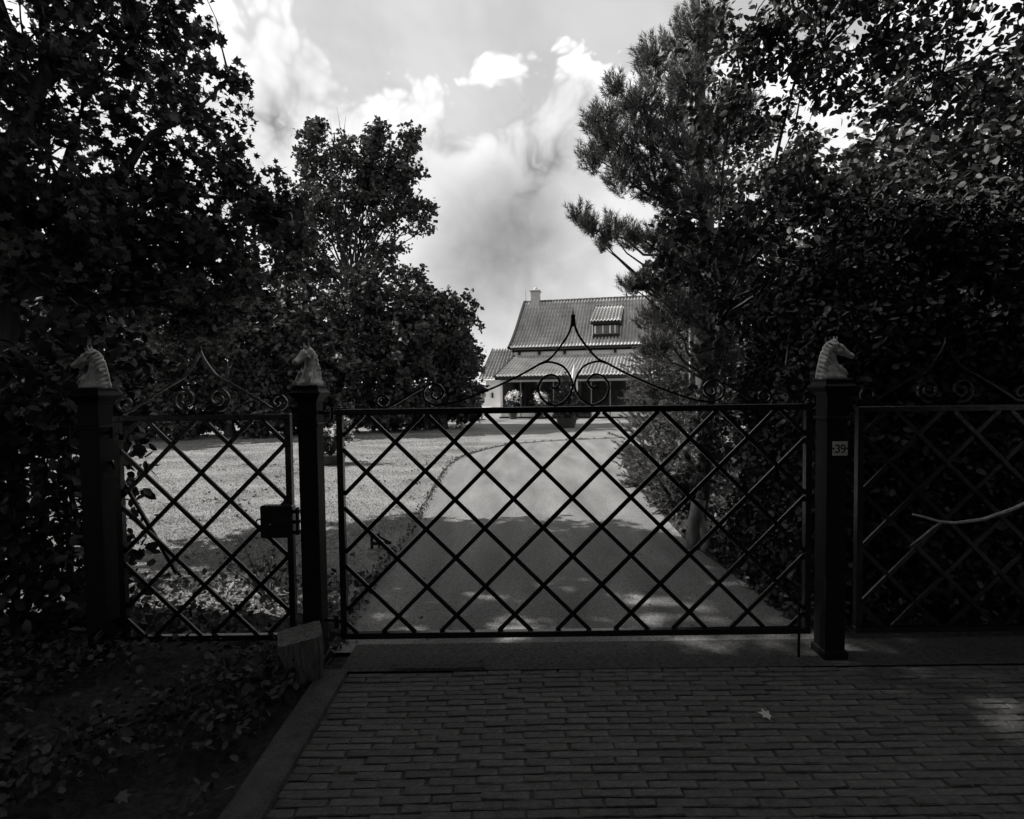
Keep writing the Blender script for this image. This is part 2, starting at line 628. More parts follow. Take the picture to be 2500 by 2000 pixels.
def tree(name, label, cat, base, blobs, m_leaf, m_bark, trunk_r, fork_z, per_m2, sub_r, leaf_per, leaf_size, shape,
         twig_every=3, group=None, crown='crown', fork_xy=None, extra_twigs=None, droop=0.2, up=0.6, dens=None):
    t = thing(name, label, cat, base, 0, group)
    b = Vector(base)
    blobs = [(Vector(c) - b, r) for c, r in blobs]
    fx, fy = fork_xy if fork_xy else (0.0, 0.0)
    fork = Vector((fx - b.x if fork_xy else 0, fy - b.y if fork_xy else 0, fork_z - b.z))
    mb = MB()
    k = 7
    tp = limb_path((0, 0, -0.15), fork, 0, 0.015, k)
    mb.tube(tp, [trunk_r * (1.35 if i == 0 else 1.12 if i == 1 else 1.0 - 0.35 * i / k) for i in range(k + 1)], 10)
    subs, L = blob_points(blobs, per_m2, sub_r, leaf_per, dens)
    for c, r in blobs:
        p = limb_path(fork, c, 0.08, 0.05, 6)
        r0 = trunk_r * 0.45 * min(1.0, 0.5 + r * 0.25)
        mb.tube(p, [r0 * (1 - 0.75 * i / 6) for i in range(7)], 6)
    if twig_every:
        bc = np.array([tuple(c) for c, r in blobs])
        for s in subs[::twig_every]:
            j = int(np.argmin(np.sum((bc - s) ** 2, axis=1)))
            p = limb_path(bc[j], s, 0.05, 0.06, 3)
            mb.tube(p, [0.012 * (trunk_r / 0.15) ** 0.5, 0.009, 0.006, 0.003], 4, False)
    if extra_twigs:
        for p0, p1, rr in extra_twigs:
            mb.tube(limb_path(Vector(p0) - b, Vector(p1) - b, 0.03, 0.02, 4), [rr, rr * .8, rr * .6, rr * .4, rr * .25], 5)
    mb.build('trunk', m_bark, t, True)
    sz = leaf_size * (0.65 + 0.7 * rng.random(len(L)))
    me = leaf_mesh(crown, L, sz, shape, up, droop)
    link_mesh(crown, me, m_leaf, t)
    return t


def PB(px, py, y, rpx, k=1.0):
    return (at(px, py, y), rpx * y / F_PX * k)


def copy_tree(o, parent=None):
    c = o.copy()
    COL.objects.link(c)
    c.parent = parent
    for ch in list(o.children):
        copy_tree(ch, c)
    return c


# ================================================================== SETTING
GY = 3.05           # the gate line


def sheet(name, pts, z, m, kind='structure', label=None, cat=None, sub=0, skirt=0.0):
    mb = MB()
    n = len(pts)
    mb.add([(x, y, z) for x, y in pts], [tuple(range(n))])
    if skirt:
        mb.add([(x, y, z) for x, y in pts] + [(x, y, z - skirt) for x, y in pts],
               [((i + 1) % n, i, i + n, (i + 1) % n + n) for i in range(n)])
    o = mb.build(name, m)
    return tag(o, label, cat, None, kind)


def ground_sheet():
    # one sheet to the horizon, gently uneven lawn near, flat far
    mb = MB()
    S = 900
    mb.add([(-S, -S, -0.02), (S, -S, -0.02), (S, S, -0.02), (-S, S, -0.02)], [(0, 1, 2, 3)])
    o = mb.build('ground', M['soil'])
    tag(o, kind='structure')
    # lawn: ragged edge to the drive on its right
    g = [ground(px, py) for px, py in ((850, 1540), (900, 1450), (930, 1400), (1008, 1300), (1058, 1200), (1108, 1130), (1158, 1107), (1250, 1086), (1400, 1075), (1480, 1072))]
    return g


EDGE = ground_sheet()


def smooth_poly(pts, n):
    out = []
    pts = [Vector((p[0], p[1])) for p in pts]
    for i in range(len(pts) - 1):
        p0, p1, p2, p3 = pts[max(i - 1, 0)], pts[i], pts[i + 1], pts[min(i + 2, len(pts) - 1)]
        for k in range(n):
            t = k / n
            out.append(0.5 * ((2 * p1) + (-p0 + p2) * t + (2 * p0 - 5 * p1 + 4 * p2 - p3) * t * t + (-p0 + 3 * p1 - 3 * p2 + p3) * t ** 3))
    out.append(pts[-1])
    return out


edge_line = smooth_poly([(-1.12, 3.2)] + [(p.x, p.y) for p in EDGE[2:]] + [(9, 18.6), (16, 19.5)], 8)


def lawn_mesh():
    """strips from the drive edge out to the left: slightly undulating turf with a ragged lip"""
    V, Fc = [], []
    random.seed(3)
    lines = []
    far = [(-40, 3.2 + i * 0.6) for i in range(len(edge_line))]
    ne = len(edge_line)
    for i, e in enumerate(edge_line):
        # a normal away from the drive (to the left / back)
        a, b = edge_line[max(i - 1, 0)], edge_line[min(i + 1, ne - 1)]
        d = (b - a).normalized()
        nrm = Vector((-d.y, d.x))
        lines.append((e, nrm))
    mb = MB()
    rows = []
    for i, (e, nrm) in enumerate(lines):
        j = random.uniform(-0.035, 0.035)
        p0 = e + nrm * j
        fade = min(1.0, i / 40)
        row = [(p0.x, p0.y, 0.004), (p0.x + nrm.x * 0.03, p0.y + nrm.y * 0.03, 0.032 + random.uniform(-.008, .008))]
        row.append((p0.x + nrm.x * 0.25, p0.y + nrm.y * 0.25, 0.03))
        rows.append(row)
    n = 3
    vs = [p for r in rows for p in r]
    fs = []
    for i in range(len(rows) - 1):
        for k in range(n - 1):
            a = i * n + k
            fs.append((a, a + n, a + n + 1, a + 1))
    # the body of the lawn as one polygon beyond the lip
    inner = [r[2] for r in rows]
    mb.add(vs, fs)
    body = inner + [(60, 24, 0.03), (60, 120, 0.03), (-60, 120, 0.03), (-60, 3.3, 0.03), (-2.6, 3.3, 0.03)]
    mb.add(body, [tuple(range(len(body) - 1, -1, -1))])
    o = mb.build('lawn', M['lawn'])
    me = o.data
    return tag(o, kind='structure')


lawn_mesh()
# the drive: from the gate back past the lawn, then round to the right
drive_pts = [(e.x, e.y) for e in edge_line]
drive_pts = [(p[0] - 0.12, p[1]) for p in drive_pts] + [(16, 14.6), (3.0, 14.6), (2.5, 11.5), (2.15, 8.2), (2.1, 3.3)]
sheet('driveway', drive_pts, 0.004, M['asphalt'])
sheet('border_bed', [(1.98, 3.3), (1.86, 4.4), (1.80, 5.6), (1.9, 7), (1.98, 8.4), (2.3, 11), (2.65, 13), (3.1, 14.6), (16, 14.6), (30, 10), (30, 3.3)], 0.010, M['soil'])
sheet('threshold', [(-1.0, 2.975), (3.4, 2.975), (3.4, 3.3), (-1.0, 3.3)], 0.008, M['asphalt_old'])


def asphalt_patch(c, w, h, name, seed):
    random.seed(seed)
    mb = MB()
    n = 34
    top, low = [], []
    for i in range(n):
        a = 2 * math.pi * i / n
        rr = 1 + random.uniform(-0.10, 0.10)
        x = c[0] + math.cos(a) * w * rr
        y = c[1] + max(math.sin(a), -0.35) * h * rr
        top.append((x + (c[0] - x) * 0.06, y + (c[1] - y) * 0.10, 0.018 + random.uniform(0, .004)))
        low.append((x, y, 0.007))
    vs = low + top + [(c[0], c[1], 0.024)]
    fs = []
    for i in range(n):
        j = (i + 1) % n
        fs.append((i, j, j + n, i + n))
        fs.append((i + n, j + n, 2 * n))
    mb.add(vs, fs)
    o = mb.build(name, M['asphalt_old'])
    return tag(o, kind='structure')


pc = ground(1075, 1632)
asphalt_patch((pc.x, pc.y), 0.27, 0.10, 'asphalt_patch', 4)


# -------- brick paving in front of the gate
def bricks():
    x0, x1, y0, y1 = -0.95, 5.2, 0.3, 2.972
    mb = MB()
    mb.add([(x0, y0, -0.003), (x1, y0, -0.003), (x1, y1, -0.003), (x0, y1, -0.003)], [(0, 1, 2, 3)])
    pav = mb.build('brick_paving', M['joint'])
    tag(pav, kind='structure')
    bl, bw = 0.198, 0.046
    variants = []
    random.seed(11)
    bm_mats = [mat('paving_brick_%s' % w, b, 0.78, 0.35, 0.35, 18, 0.5, 75, 6) for w, b in
               (('dark', 0.068), ('brown', 0.076), ('mid', 0.085), ('worn', 0.095))]
    for k in range(8):
        q = MB()
        hx, hy = (bl - random.uniform(.004, .008)) / 2, (bw - random.uniform(.0035, .0065)) / 2
        jig = lambda s: random.uniform(-s, s)
        pts = []
        for z, ins in ((-0.03, 0), (-0.004, 0), (0.0, 0.004)):
            for sx, sy in ((-1, -1), (0, -1), (1, -1), (1, 1), (0, 1), (-1, 1)):
                pts.append((sx * (hx - ins) + jig(.0018), sy * (hy - ins) + jig(.0022), z + (jig(.0012) if ins else 0)))
        fs = [(12, 13, 16, 17), (13, 14, 15, 16)]
        for r in range(2):
            for i in range(6):
                a, b = r * 6 + i, r * 6 + (i + 1) % 6
                fs.append((a, b, b + 6, a + 6))
        q.add(pts, fs)
        me = q.mesh('brick')
        me.materials.append(bm_mats[k % 4])
        variants.append(me)
    spots = []
    nrow = int((y1 - y0) / bw)
    for r in range(nrow):
        y = y1 - (r + 0.5) * bw
        off = (0.5 if r % 2 else 0.0) * bl + random.uniform(-.022, .022)
        x = x0 + bl / 2 + off - bl
        while x < x1:
            bend = 0.012 * math.sin(x * 1.3 + 0.4) + 0.008 * math.sin(x * 3.1 + r * .05)
            spots.append((x + random.uniform(-.006, .006), y + bend + random.uniform(-.003, .003), random.uniform(-.0025, .0025),
                          random.gauss(0, .012)))
            x += bl
    # which show largest: nearest inside the picture
    vis, rest, cut = [], [], []
    for s in spots:
        left = s[0] - bl / 2
        if left < x0 - 0.004:
            w = s[0] + bl / 2 - x0
            if w > 0.05:
                cut.append((x0 + w / 2, s[1], s[2], s[3] * .3, w / bl))
            continue
        ok = False
        if s[1] > 0.6:
            u = s[0] / s[1]
            v = CAM_H / s[1]
            ok = abs(u) < 0.93 and v < 0.80
        (vis if ok else rest).append(s)
    vis.sort(key=lambda s: s[1])
    cut = [s for s in cut if s[1] > 1.9]
    rest += vis[300 - len(cut):]
    vis = vis[:300 - len(cut)] + cut
    for s in vis:
        o = bpy.data.objects.new('brick', random.choice(variants))
        COL.objects.link(o)
        o.parent = pav
        o.location = (s[0], s[1], s[2] + 0.004)
        o.rotation_euler = (random.gauss(0, .012), random.gauss(0, .006), s[3])
        if len(s) > 4:
            o.scale.x = s[4]
    q = MB()
    for s in rest:
        me = random.choice(variants)
        rot = Matrix.Rotation(s[3], 3, 'Z')
        q.add([rot @ v.co + Vector((s[0], s[1], s[2] + 0.004)) for v in me.vertices], [tuple(p.vertices) for p in me.polygons])
    o = q.build('paving_rest', bm_mats[1], pav)
    o['kind'] = 'stuff'


bricks()


def kerb():
    mb = MB()
    n = 14
    rows = []
    random.seed(5)
    prof = [(-0.155, -0.05), (-0.155, 0.035), (-0.145, 0.045), (-0.012, 0.045), (0.0, 0.033), (0.0, -0.05)]
    for i in range(n + 1):
        y = 0.2 + (2.93 - 0.2) * i / n
        rows.append([(-0.945 + a + random.uniform(-.003, .003), y, b + random.uniform(-.003, .003)) for a, b in prof])
    k = len(prof)
    vs = [p for r in rows for p in r]
    fs = []
    for i in range(n):
        for j in range(k - 1):
            a = i * k + j
            fs.append((a, a + 1, a + k + 1, a + k))
    fs.append(tuple(range(k)))
    fs.append(tuple(n * k + j for j in range(k - 1, -1, -1)))
    mb.add(vs, fs)
    o = mb.build('kerb', M['kerb'])
    tag(o, kind='structure')


kerb()


def soil_bank():
    """uneven earth left of the kerb, under the side gate"""
    nx, ny = 60, 44
    xs = np.linspace(-6.5, -1.10, nx)
    ys = np.linspace(0.2, 3.6, ny)
    X, Y = np.meshgrid(xs, ys)
    Z = 0.035 + 0.03 * np.sin(X * 2.1 + 1) * np.cos(Y * 2.7) + rng.normal(size=X.shape) * 0.018 + 0.05 * np.clip((-1.5 - X), 0, 1)
    Z[:, -1] = 0.0
    V = np.stack([X, Y, Z], -1).reshape(-1, 3)
    Fc = []
    for j in range(ny - 1):
        for i in range(nx - 1):
            a = j * nx + i
            Fc += [(a, a + 1, a + nx + 1), (a, a + nx + 1, a + nx)]
    o = link_mesh('soil_bank', tri_mesh('soil_bank', V, np.array(Fc)), M['soil'], None, True)
    tag(o, kind='structure')


soil_bank()

# ================================================================== GATE POSTS
POST_W = 0.115


def horse_mesh():
    """a cast horse head and neck, profile in +X, one welded surface; units of metres, 0.25 high"""
    S = 1 / 1620.0
    ox, oz = 480, 550
    rings_n = [((480, 552), 132, 96), ((482, 525), 130, 94), ((474, 480), 104, 76), ((462, 430), 88, 62), ((452, 375), 76, 54), ((450, 320), 64, 48),
               ((460, 272), 56, 44), ((486, 238), 50, 40), ((516, 222), 34, 32)]
    mb = MB()

    def loft(rings, n=20, tilt=None):
        vs, fs = [], []
        for i, ((cx, cz), a, b) in enumerate(rings):
            ang = tilt[i] if tilt else 0.0
            for k in range(n):
                t = 2 * math.pi * k / n
                u, w = a * math.cos(t), b * math.sin(t)
                vs.append(((cx - ox + u * math.cos(ang)) * S, w * S, (oz - cz + u * math.sin(ang)) * S))
        for i in range(len(rings) - 1):
            for k in range(n):
                p, q = i * n + k, i * n + (k + 1) % n
                fs.append((p, q, q + n, p + n))
        fs.append(tuple(range(n - 1, -1, -1)))
        fs.append(tuple((len(rings) - 1) * n + k for k in range(n)))
        mb.add(vs, fs)

    loft(rings_n, 20, [0, 0, -0.05, -0.1, -0.1, 0.05, 0.3, 0.7, 1.0])
    head = [((478, 258), 40, 34), ((505, 262), 58, 42), ((540, 272), 60, 44), ((572, 290), 47, 36), ((602, 308), 36, 29), ((630, 324), 30, 26), ((652, 336), 29, 27),
            ((668, 346), 22, 22), ((676, 351), 8, 10)]
    loft(head, 18, [1.0] * 9)
    # ears
    for s in (-1, 1):
        base = Vector(((508 - ox) * S, s * 20 * S, (oz - 205) * S))
        tip = base + Vector((6 * S, s * 10 * S, 62 * S))
        mb.tube([base - Vector((0, 0, .01)), base + Vector((0, 0, 12 * S)), base.lerp(tip, 0.55), tip], [13 * S, 15 * S, 10 * S, 2 * S], 8)
        # cheek, eye ridge, nostril
        c = Vector(((530 - ox) * S, s * 34 * S, (oz - 290) * S))
        mb.lathe([(0.2 * S, -26 * S), (20 * S, -18 * S), (28 * S, 0), (20 * S, 18 * S), (0.2 * S, 26 * S)], 10, c)
        c = Vector(((556 - ox) * S, s * 34 * S, (oz - 256) * S))
        mb.lathe([(0.2 * S, -10 * S), (11 * S, -5 * S), (12 * S, 3 * S), (0.2 * S, 11 * S)], 8, c)
        c = Vector(((660 - ox) * S, s * 20 * S, (oz - 338) * S))
        mb.lathe([(0.2 * S, -9 * S), (10 * S, -3 * S), (9 * S, 4 * S), (0.2 * S, 9 * S)], 8, c)
        # muscle folds at the breast
        for q, (x0, z0, x1, z1) in enumerate(((500, 400, 560, 520), (530, 420, 592, 515), (470, 410, 505, 530))):
            a = Vector(((x0 - ox) * S, s * 50 * S, (oz - z0) * S))
            b = Vector(((x1 - ox) * S, s * 66 * S, (oz - z1) * S))
            mb.tube([a, a.lerp(b, .5) + Vector((0, s * 8 * S, 0)), b], [8 * S, 15 * S, 10 * S], 8)
        # mane locks falling from the crest
        crest = [(500, 205), (462, 205), (432, 228), (410, 258), (396, 292), (386, 330), (378, 370), (368, 412), (362, 452), (354, 500)]
        for i, (x, z) in enumerate(crest):
            a = Vector(((x - ox) * S, s * 6 * S, (oz - z) * S))
            l = 62 + 14 * (i % 3)
            b = a + Vector((l * 0.62 * S, s * (44 + 3 * i) * S, -l * 0.80 * S))
            mid = a.lerp(b, 0.5) + Vector((0, s * 14 * S, 6 * S))
            mb.tube([a, mid, b], [15 * S, 13 * S, 5 * S], 8)
    crest_path = [((x - ox) * S, 0, (oz - z) * S) for x, z in [(520, 200), (480, 196), (440, 218), (412, 255), (394, 300), (380, 360), (366, 430), (352, 510), (350, 545)]]
    mb.tube(crest_path, 17 * S, 10)
    me = mb.mesh('horse_tmp')
    tmp = bpy.data.objects.new('horse_tmp', me)
    COL.objects.link(tmp)
    md = tmp.modifiers.new('r', 'REMESH')
    md.mode = 'VOXEL'
    md.voxel_size = 0.0030
    sm = tmp.modifiers.new('s', 'SMOOTH')
    sm.factor = 0.5
    sm.iterations = 2
    dg = bpy.context.evaluated_depsgraph_get()
    ev = tmp.evaluated_get(dg)
    out = bpy.data.meshes.new_from_object(ev)
    bpy.data.objects.remove(tmp)
    out.name = 'horse_head'
    out.materials.clear()
    out.materials.append(M['horse'])
    out.polygons.foreach_set('use_smooth', [True] * len(out.polygons))
    return out


HORSE = horse_mesh()


def sq_frustum(mb, prof):
    """square section profile: list of (half width, z)"""
    vs, fs = [], []
    for h, z in prof:
        for sx, sy in ((-1, -1), (1, -1), (1, 1), (-1, 1)):
            vs.append((sx * h, sy * h, z))
    for i in range(len(prof) - 1):
        for k in range(4):
            a, b = i * 4 + k, i * 4 + (k + 1) % 4
            fs.append((a, b, b + 4, a + 4))
    fs.append((3, 2, 1, 0))
    fs.append(tuple((len(prof) - 1) * 4 + k for k in range(4)))
    mb.add(vs, fs)


def gate_post(label, x, horse_rz, w=POST_W):
    t = thing('gate_post', label, 'gate post', (x, GY + w / 2, 0), 0, 'iron gate posts with horse heads')
    h = w / 2
    mb = MB()
    sq_frustum(mb, [(h - .003, -0.1), (h, -0.09), (h, 1.547)])
    # welded corner seam and foot collar
    mb.build('shaft', M['post_iron'], t)
    mb = MB()
    sq_frustum(mb, [(h + .012, 0.0), (h + .012, 0.05), (h + .003, 0.058)])
    mb.build('foot_collar', M['post_iron'], t)
    mb = MB()
    sq_frustum(mb, [(h + .004, 1.40), (h + .010, 1.405), (h + .010, 1.418), (h + .004, 1.423)])
    mb.build('neck_band', M['post_iron'], t)
    mb = MB()
    sq_frustum(mb, [(h + .004, 1.545), (h + .012, 1.565), (h + .034, 1.590), (h + .036, 1.598), (h + .022, 1.612), (h + .018, 1.622), (h + .020, 1.636), (h + .008, 1.644)])
    mb.build('cap', M['post_iron'], t)
    o = bpy.data.objects.new('horse_head', HORSE)
    COL.objects.link(o)
    o.parent = t
    o.location = (0, 0, 1.640)
    o.rotation_euler = (0, 0, horse_rz)
    o['label'] = 'dull silver horse head finial'
    return t


POST_R = gate_post('black square gate post carrying the house number plate', 1.865, R(-6))
POST_M = gate_post('middle black square gate post, beside the lock box and stone block', -1.176, R(-112), 0.108)
POST_L = gate_post('leftmost black square gate post, at the far side of the narrow gate', -2.43, R(186))


def number_plate():
    c = at(2050, 1095, GY)
    mb = MB()
    mb.box((0, 0, 0), (0.086, 0.004, 0.082), None, 0.0012)
    o = mb.build('number_plate', M['plate'], POST_R)
    o.location = (c.x - POST_R.location.x, -POST_W / 2 - 0.0022, c.z)
    o['label'] = 'pale enamel plate reading 39'
    nm = MB()

    def arc(cx, cz, rx, rz, a0, a1, n=14):
        return [(cx + rx * math.cos(R(a0 + (a1 - a0) * i / n)), cz + rz * math.sin(R(a0 + (a1 - a0) * i / n))) for i in range(n + 1)]

    nm.ribbon(arc(-.0165, .0105, .0105, .0105, 160, -80), .0075, .0012)
    nm.ribbon(arc(-.0165, -.0112, .0115, .0118, 80, -160), .0075, .0012)
    nm.ribbon(arc(.0165, .0085, .0112, .0125, 0, 360, 20), .0075, .0012)
    nm.ribbon(arc(.0145, -.002, .0132, .0210, 25, -120), .0072, .0010)
    n = nm.build('numerals', M['ink'], o)
    n.location = (0, -0.0028, 0.0)
    for s in (-1, 1):
        q = MB()
        q.lathe([(0.0060, 0), (0.0060, 0.0012), (0.0015, 0.002)], 10)
        sc = q.build('screw', M['ink'], o)
        sc.rotation_euler = (math.pi / 2, 0, 0)
        sc.location = (s * 0.0395, -0.0021, 0.0)


number_plate()


# ================================================================== GATES
def cat_path(pts, n=8):
    return [(p.x, p.y) for p in smooth_poly(pts, n)]


def px_path(pts):
    out = []
    for px, py in pts:
        p = at(px, py, GY)
        out.append((p.x, p.z))
    return out


def spiral(cx, cz, r0, r1, a0, a1, n=40):
    return [(cx + (r0 + (r1 - r0) * i / n) * math.cos(a0 + (a1 - a0) * i / n), cz + (r0 + (r1 - r0) * i / n) * math.sin(a0 + (a1 - a0) * i / n)) for i in range(n + 1)]


def lattice(parent, x0, x1, z0, z1, ax, az, pitch, w, t, back=True):
    """two sets of diagonal flat bars clipped to the frame; (ax, az) is one crossing"""
    for s, yo in ((1, 0.006), (-1, -0.006)):
        # lines x - s*z = c
        c0 = ax - s * az
        ks = range(-30, 31)
        for k in ks:
            c = c0 + k * pitch
            pts = []
            # x = c + s*z
            za, zb = z0, z1
            xa, xb = c + s * za, c + s * zb
            # clip in x
            lo, hi = 0.0, 1.0
            dx = xb - xa
            if abs(dx) > 1e-9:
                t0, t1 = (x0 - xa) / dx, (x1 - xa) / dx
                if t0 > t1:
                    t0, t1 = t1, t0
                lo, hi = max(lo, t0), min(hi, t1)
            if hi - lo < 0.02:
                continue
            p0 = (xa + dx * lo, yo, za + (zb - za) * lo)
            p1 = (xa + dx * hi, yo, za + (zb - za) * hi)
            mb = MB()
            mb.bar(p0, p1, w, t)
            mb.build('lattice_bar', M['iron'], parent)


def rods(parent, name, paths, w=0.012, t=0.014, yo=0.0):
    for p in paths:
        mb = MB()
        mb.ribbon(p, w, t)
        o = mb.build(name, M['iron'], parent)
        o.location.y = yo


RAIL_T, RAIL_B = 1.500, 0.142


def main_gate():
    x0, x1 = -1.022, 1.742
    t = thing('driveway_gate', 'wide black iron double-arched lattice gate closing the driveway', 'gate', (0, GY + 0.05, 0))
    fr = 0.036
    for nm, zc in (('top_rail', RAIL_T - fr / 2), ('bottom_rail', RAIL_B + fr / 2)):
        MB().box(((x0 + x1) / 2, 0, zc), (x1 - x0, 0.036, fr), None, 0.003).build(nm, M['iron'], t)
    for xc in (x0 + fr / 2, x1 - fr / 2):
        MB().box((xc, 0, (RAIL_T + RAIL_B) / 2), (fr, 0.0352, RAIL_T - RAIL_B - 2 * fr + .002), None, 0.003).build('stile', M['iron'], t)
    a = at(1182, 1148, GY + 0.05)
    lattice(t, x0 + fr - .002, x1 - fr + .002, RAIL_B + fr - .002, RAIL_T - fr + .002, a.x, a.z, 0.3435, 0.0235, 0.0115)
    xc = 0.36
    left1 = cat_path(px_path([(1399, 766), (1397, 793), (1384, 824), (1347, 872), (1317, 889), (1275, 913), (1226, 937), (1187, 954), (1140, 972), (1100, 985),
                              (1062, 989), (1037, 979), (1030, 958), (1043, 940), (1064, 938), (1079, 952), (1076, 969), (1062, 975), (1051, 967), (1054, 957)]), 6)
    big = cat_path(px_path([(1317, 889), (1344, 883), (1380, 897), (1400, 937), (1388, 972), (1358, 990), (1327, 977), (1315, 946), (1330, 921), (1352, 915), (1368, 931), (1358, 948), (1345, 944)]), 6)
    low = cat_path(px_path([(1036, 942), (1015, 954), (985, 972), (958, 988), (942, 995), (928, 995), (916, 986), (916, 974), (927, 967), (940, 971), (943, 982), (935, 988)]), 6)
    for path in (left1, big, low):
        mir = [(2 * xc - x, z) for x, z in path]
        rods(t, 'scroll', [path, mir])
    # spear at the meeting of the arches
    tip = at(1399, 760, GY)
    mb = MB()
    mb.lathe([(0.0045, -0.06), (0.009, -0.03), (0.006, 0.0), (0.0015, 0.045)], 8, (xc, 0, tip.z - .02))
    mb.build('spear_tip', M['iron'], t)
    # collars where scrolls touch the rail, rail end knobs, hinges
    for cx in (xc - 0.108, xc + 0.108, xc):
        z = RAIL_T + 0.004 if cx != xc else 1.625
        MB().box((cx, 0, z), (0.020, 0.024, 0.016), None, 0.002).build('scroll_collar', M['iron'], t)
    for z in (RAIL_T - .03, RAIL_B + .10):
        mb = MB()
        mb.tube([(x0 - 0.030, 0, z - 0.035), (x0 - 0.030, 0, z + 0.040)], 0.013, 10)
        mb.tube([(x0 - 0.10, 0.0, z + 0.012), (x0 - 0.03, 0, z + 0.012)], 0.010, 8)
        mb.bar((x0 - 0.03, 0, z + .012), (x0 + .03, 0, z + .012), 0.022, 0.039)
        mb.build('hinge', M['iron'], t)
    for xx in (x0 + fr / 2, x1 - fr / 2):
        mb = MB()
        mb.lathe([(0.018, 0), (0.018, 0.008), (0.010, 0.014), (0.012, 0.02), (0.002, 0.028)], 10, (xx, 0, RAIL_T))
        mb.build('knob', M['iron'], t)
    # drop bolt at the closing side
    mb = MB()
    mb.tube([(x1 - .075, -0.026, 0.012), (x1 - .075, -0.026, 0.42)], 0.008, 8)
    mb.tube([(x1 - .075, -0.026, 0.42), (x1 - .11, -0.026, 0.42)], 0.008, 8)
    mb.build('drop_bolt', M['iron'], t)
    return t


main_gate()


def side_panel(kind, mirror):
    """the narrow gate on the left, and its twin, the fixed panel at the right"""
    xm = 0.36
    sgn = -1 if mirror else 1

    def X(x):
        return 2 * xm - x if mirror else x

    if mirror:
        t = thing('fence_panel', 'black iron lattice fence panel at the right of the numbered post', 'fence', (0, GY + 0.05, 0))
    else:
        t = thing('side_gate', 'narrow black iron lattice gate with lock box, between the two left posts', 'gate', (0, GY + 0.05, 0))
    x0, x1 = at(290, 1100, GY + .05).x - .018, at(704, 1060, GY + .05).x + .018
    fr = 0.034
    top = RAIL_T - 0.022
    bx = (X(x0) + X(x1)) / 2
    for nm, zc in (('top_rail', top - fr / 2), ('bottom_rail', RAIL_B + fr / 2)):
        MB().box((bx, 0, zc), (x1 - x0, 0.034, fr), None, 0.003).build(nm, M['iron'], t)
    for xx in (x0 + fr / 2, x1 - fr / 2):
        MB().box((X(xx), 0, (top + RAIL_B) / 2), (fr, 0.0332, top - RAIL_B - 2 * fr + .002), None, 0.003).build('stile', M['iron'], t)
    a = at(492, 1153, GY + 0.05)
    xa, xb = sorted((X(x0 + fr - .002), X(x1 - fr + .002)))
    lattice(t, xa, xb, RAIL_B + fr - .002, top - fr + .002, X(a.x), a.z, 0.333, 0.0235, 0.0115)
    ogee = cat_path(px_path([(479, 845), (483, 862), (495, 885), (520, 917), (560, 940), (600, 964), (638, 987), (660, 1000), (682, 998), (691, 983), (680, 967), (664, 969), (657, 982), (666, 991), (675, 984)]), 6)
    xc = (x0 + x1) / 2
    sh = xc - ogee[0][0] - 0.004
    ogee = [(x + sh * max(0, 1 - i / 30), z) for i, (x, z) in enumerate(ogee)]
    c1 = at(522, 974, GY)
    scr = spiral(c1.x, c1.z, 0.072, 0.018, R(-100), R(-100 + 520), 44)
    for path in (ogee, scr):
        p1 = [(X(x), z) for x, z in path]
        p2 = [(X(2 * xc - x), z) for x, z in path]
        rods(t, 'scroll', [p1, p2])
    if not mirror:
        # lock box with pull ring, keeper towards the post
        c = at(678, 1273, GY + 0.03)
        b = MB().box((0, 0, 0), (0.185, 0.052, 0.188), None, 0.004).build('lock_box', M['iron'], t)
        b.location = (c.x, -0.012, c.z)
        mb = MB()
        mb.tube([(0.02 * math.cos(q), 0, 0.02 * math.sin(q)) for q in [i * 2 * math.pi / 14 for i in range(15)]], 0.005, 6, False)
        r = mb.build('pull_ring', M['iron'], b)
        r.location = (-0.105, -0.01, -0.005)
        mb = MB()
        mb.lathe([(0.012, 0), (0.012, 0.006), (0.004, 0.008)], 12)
        k = mb.build('key_plate', M['iron'], b)
        k.rotation_euler = (math.pi / 2, 0, 0)
        k.location = (-0.03, -0.026, -0.02)
        mb = MB()
        for dz in (0.055, -0.005, -0.065):
            mb.box((0.10, 0.0, dz), (0.05, 0.02, 0.020))
        mb.box((0.112, 0.004, -0.003), (0.014, 0.024, 0.16))
        mb.build('keeper', M['iron'], b)
        # diagonal stay behind the lattice
        s0, s1 = at(272, 1125, GY + .08), at(432, 1400, GY + .08)
        MB().bar((s0.x, 0.028, s0.z), (s1.x, 0.028, s1.z), 0.020, 0.012).build('stay', M['iron'], t)
    for z in ((top - .10), (RAIL_B + .12)):
        mb = MB()
        xx = X(x0) - sgn * 0.022
        mb.tube([(xx, 0, z - .03), (xx, 0, z + .03)], 0.012, 10)
        mb.tube([(xx, 0, z), (xx - sgn * 0.035, 0, z)], 0.009, 8)
        mb.build('hinge', M['iron'], t)
    return t


side_panel('side_gate', False)
side_panel('fence_panel', True)


# ================================================================== HOUSE
HA = ground(1225, 1023)
YAW = R(-12)
house = thing('house', 'white bungalow with steep pantiled roof, dormer and glazed veranda beyond the lawn', 'house', (HA.x, HA.y, 0.0), YAW)


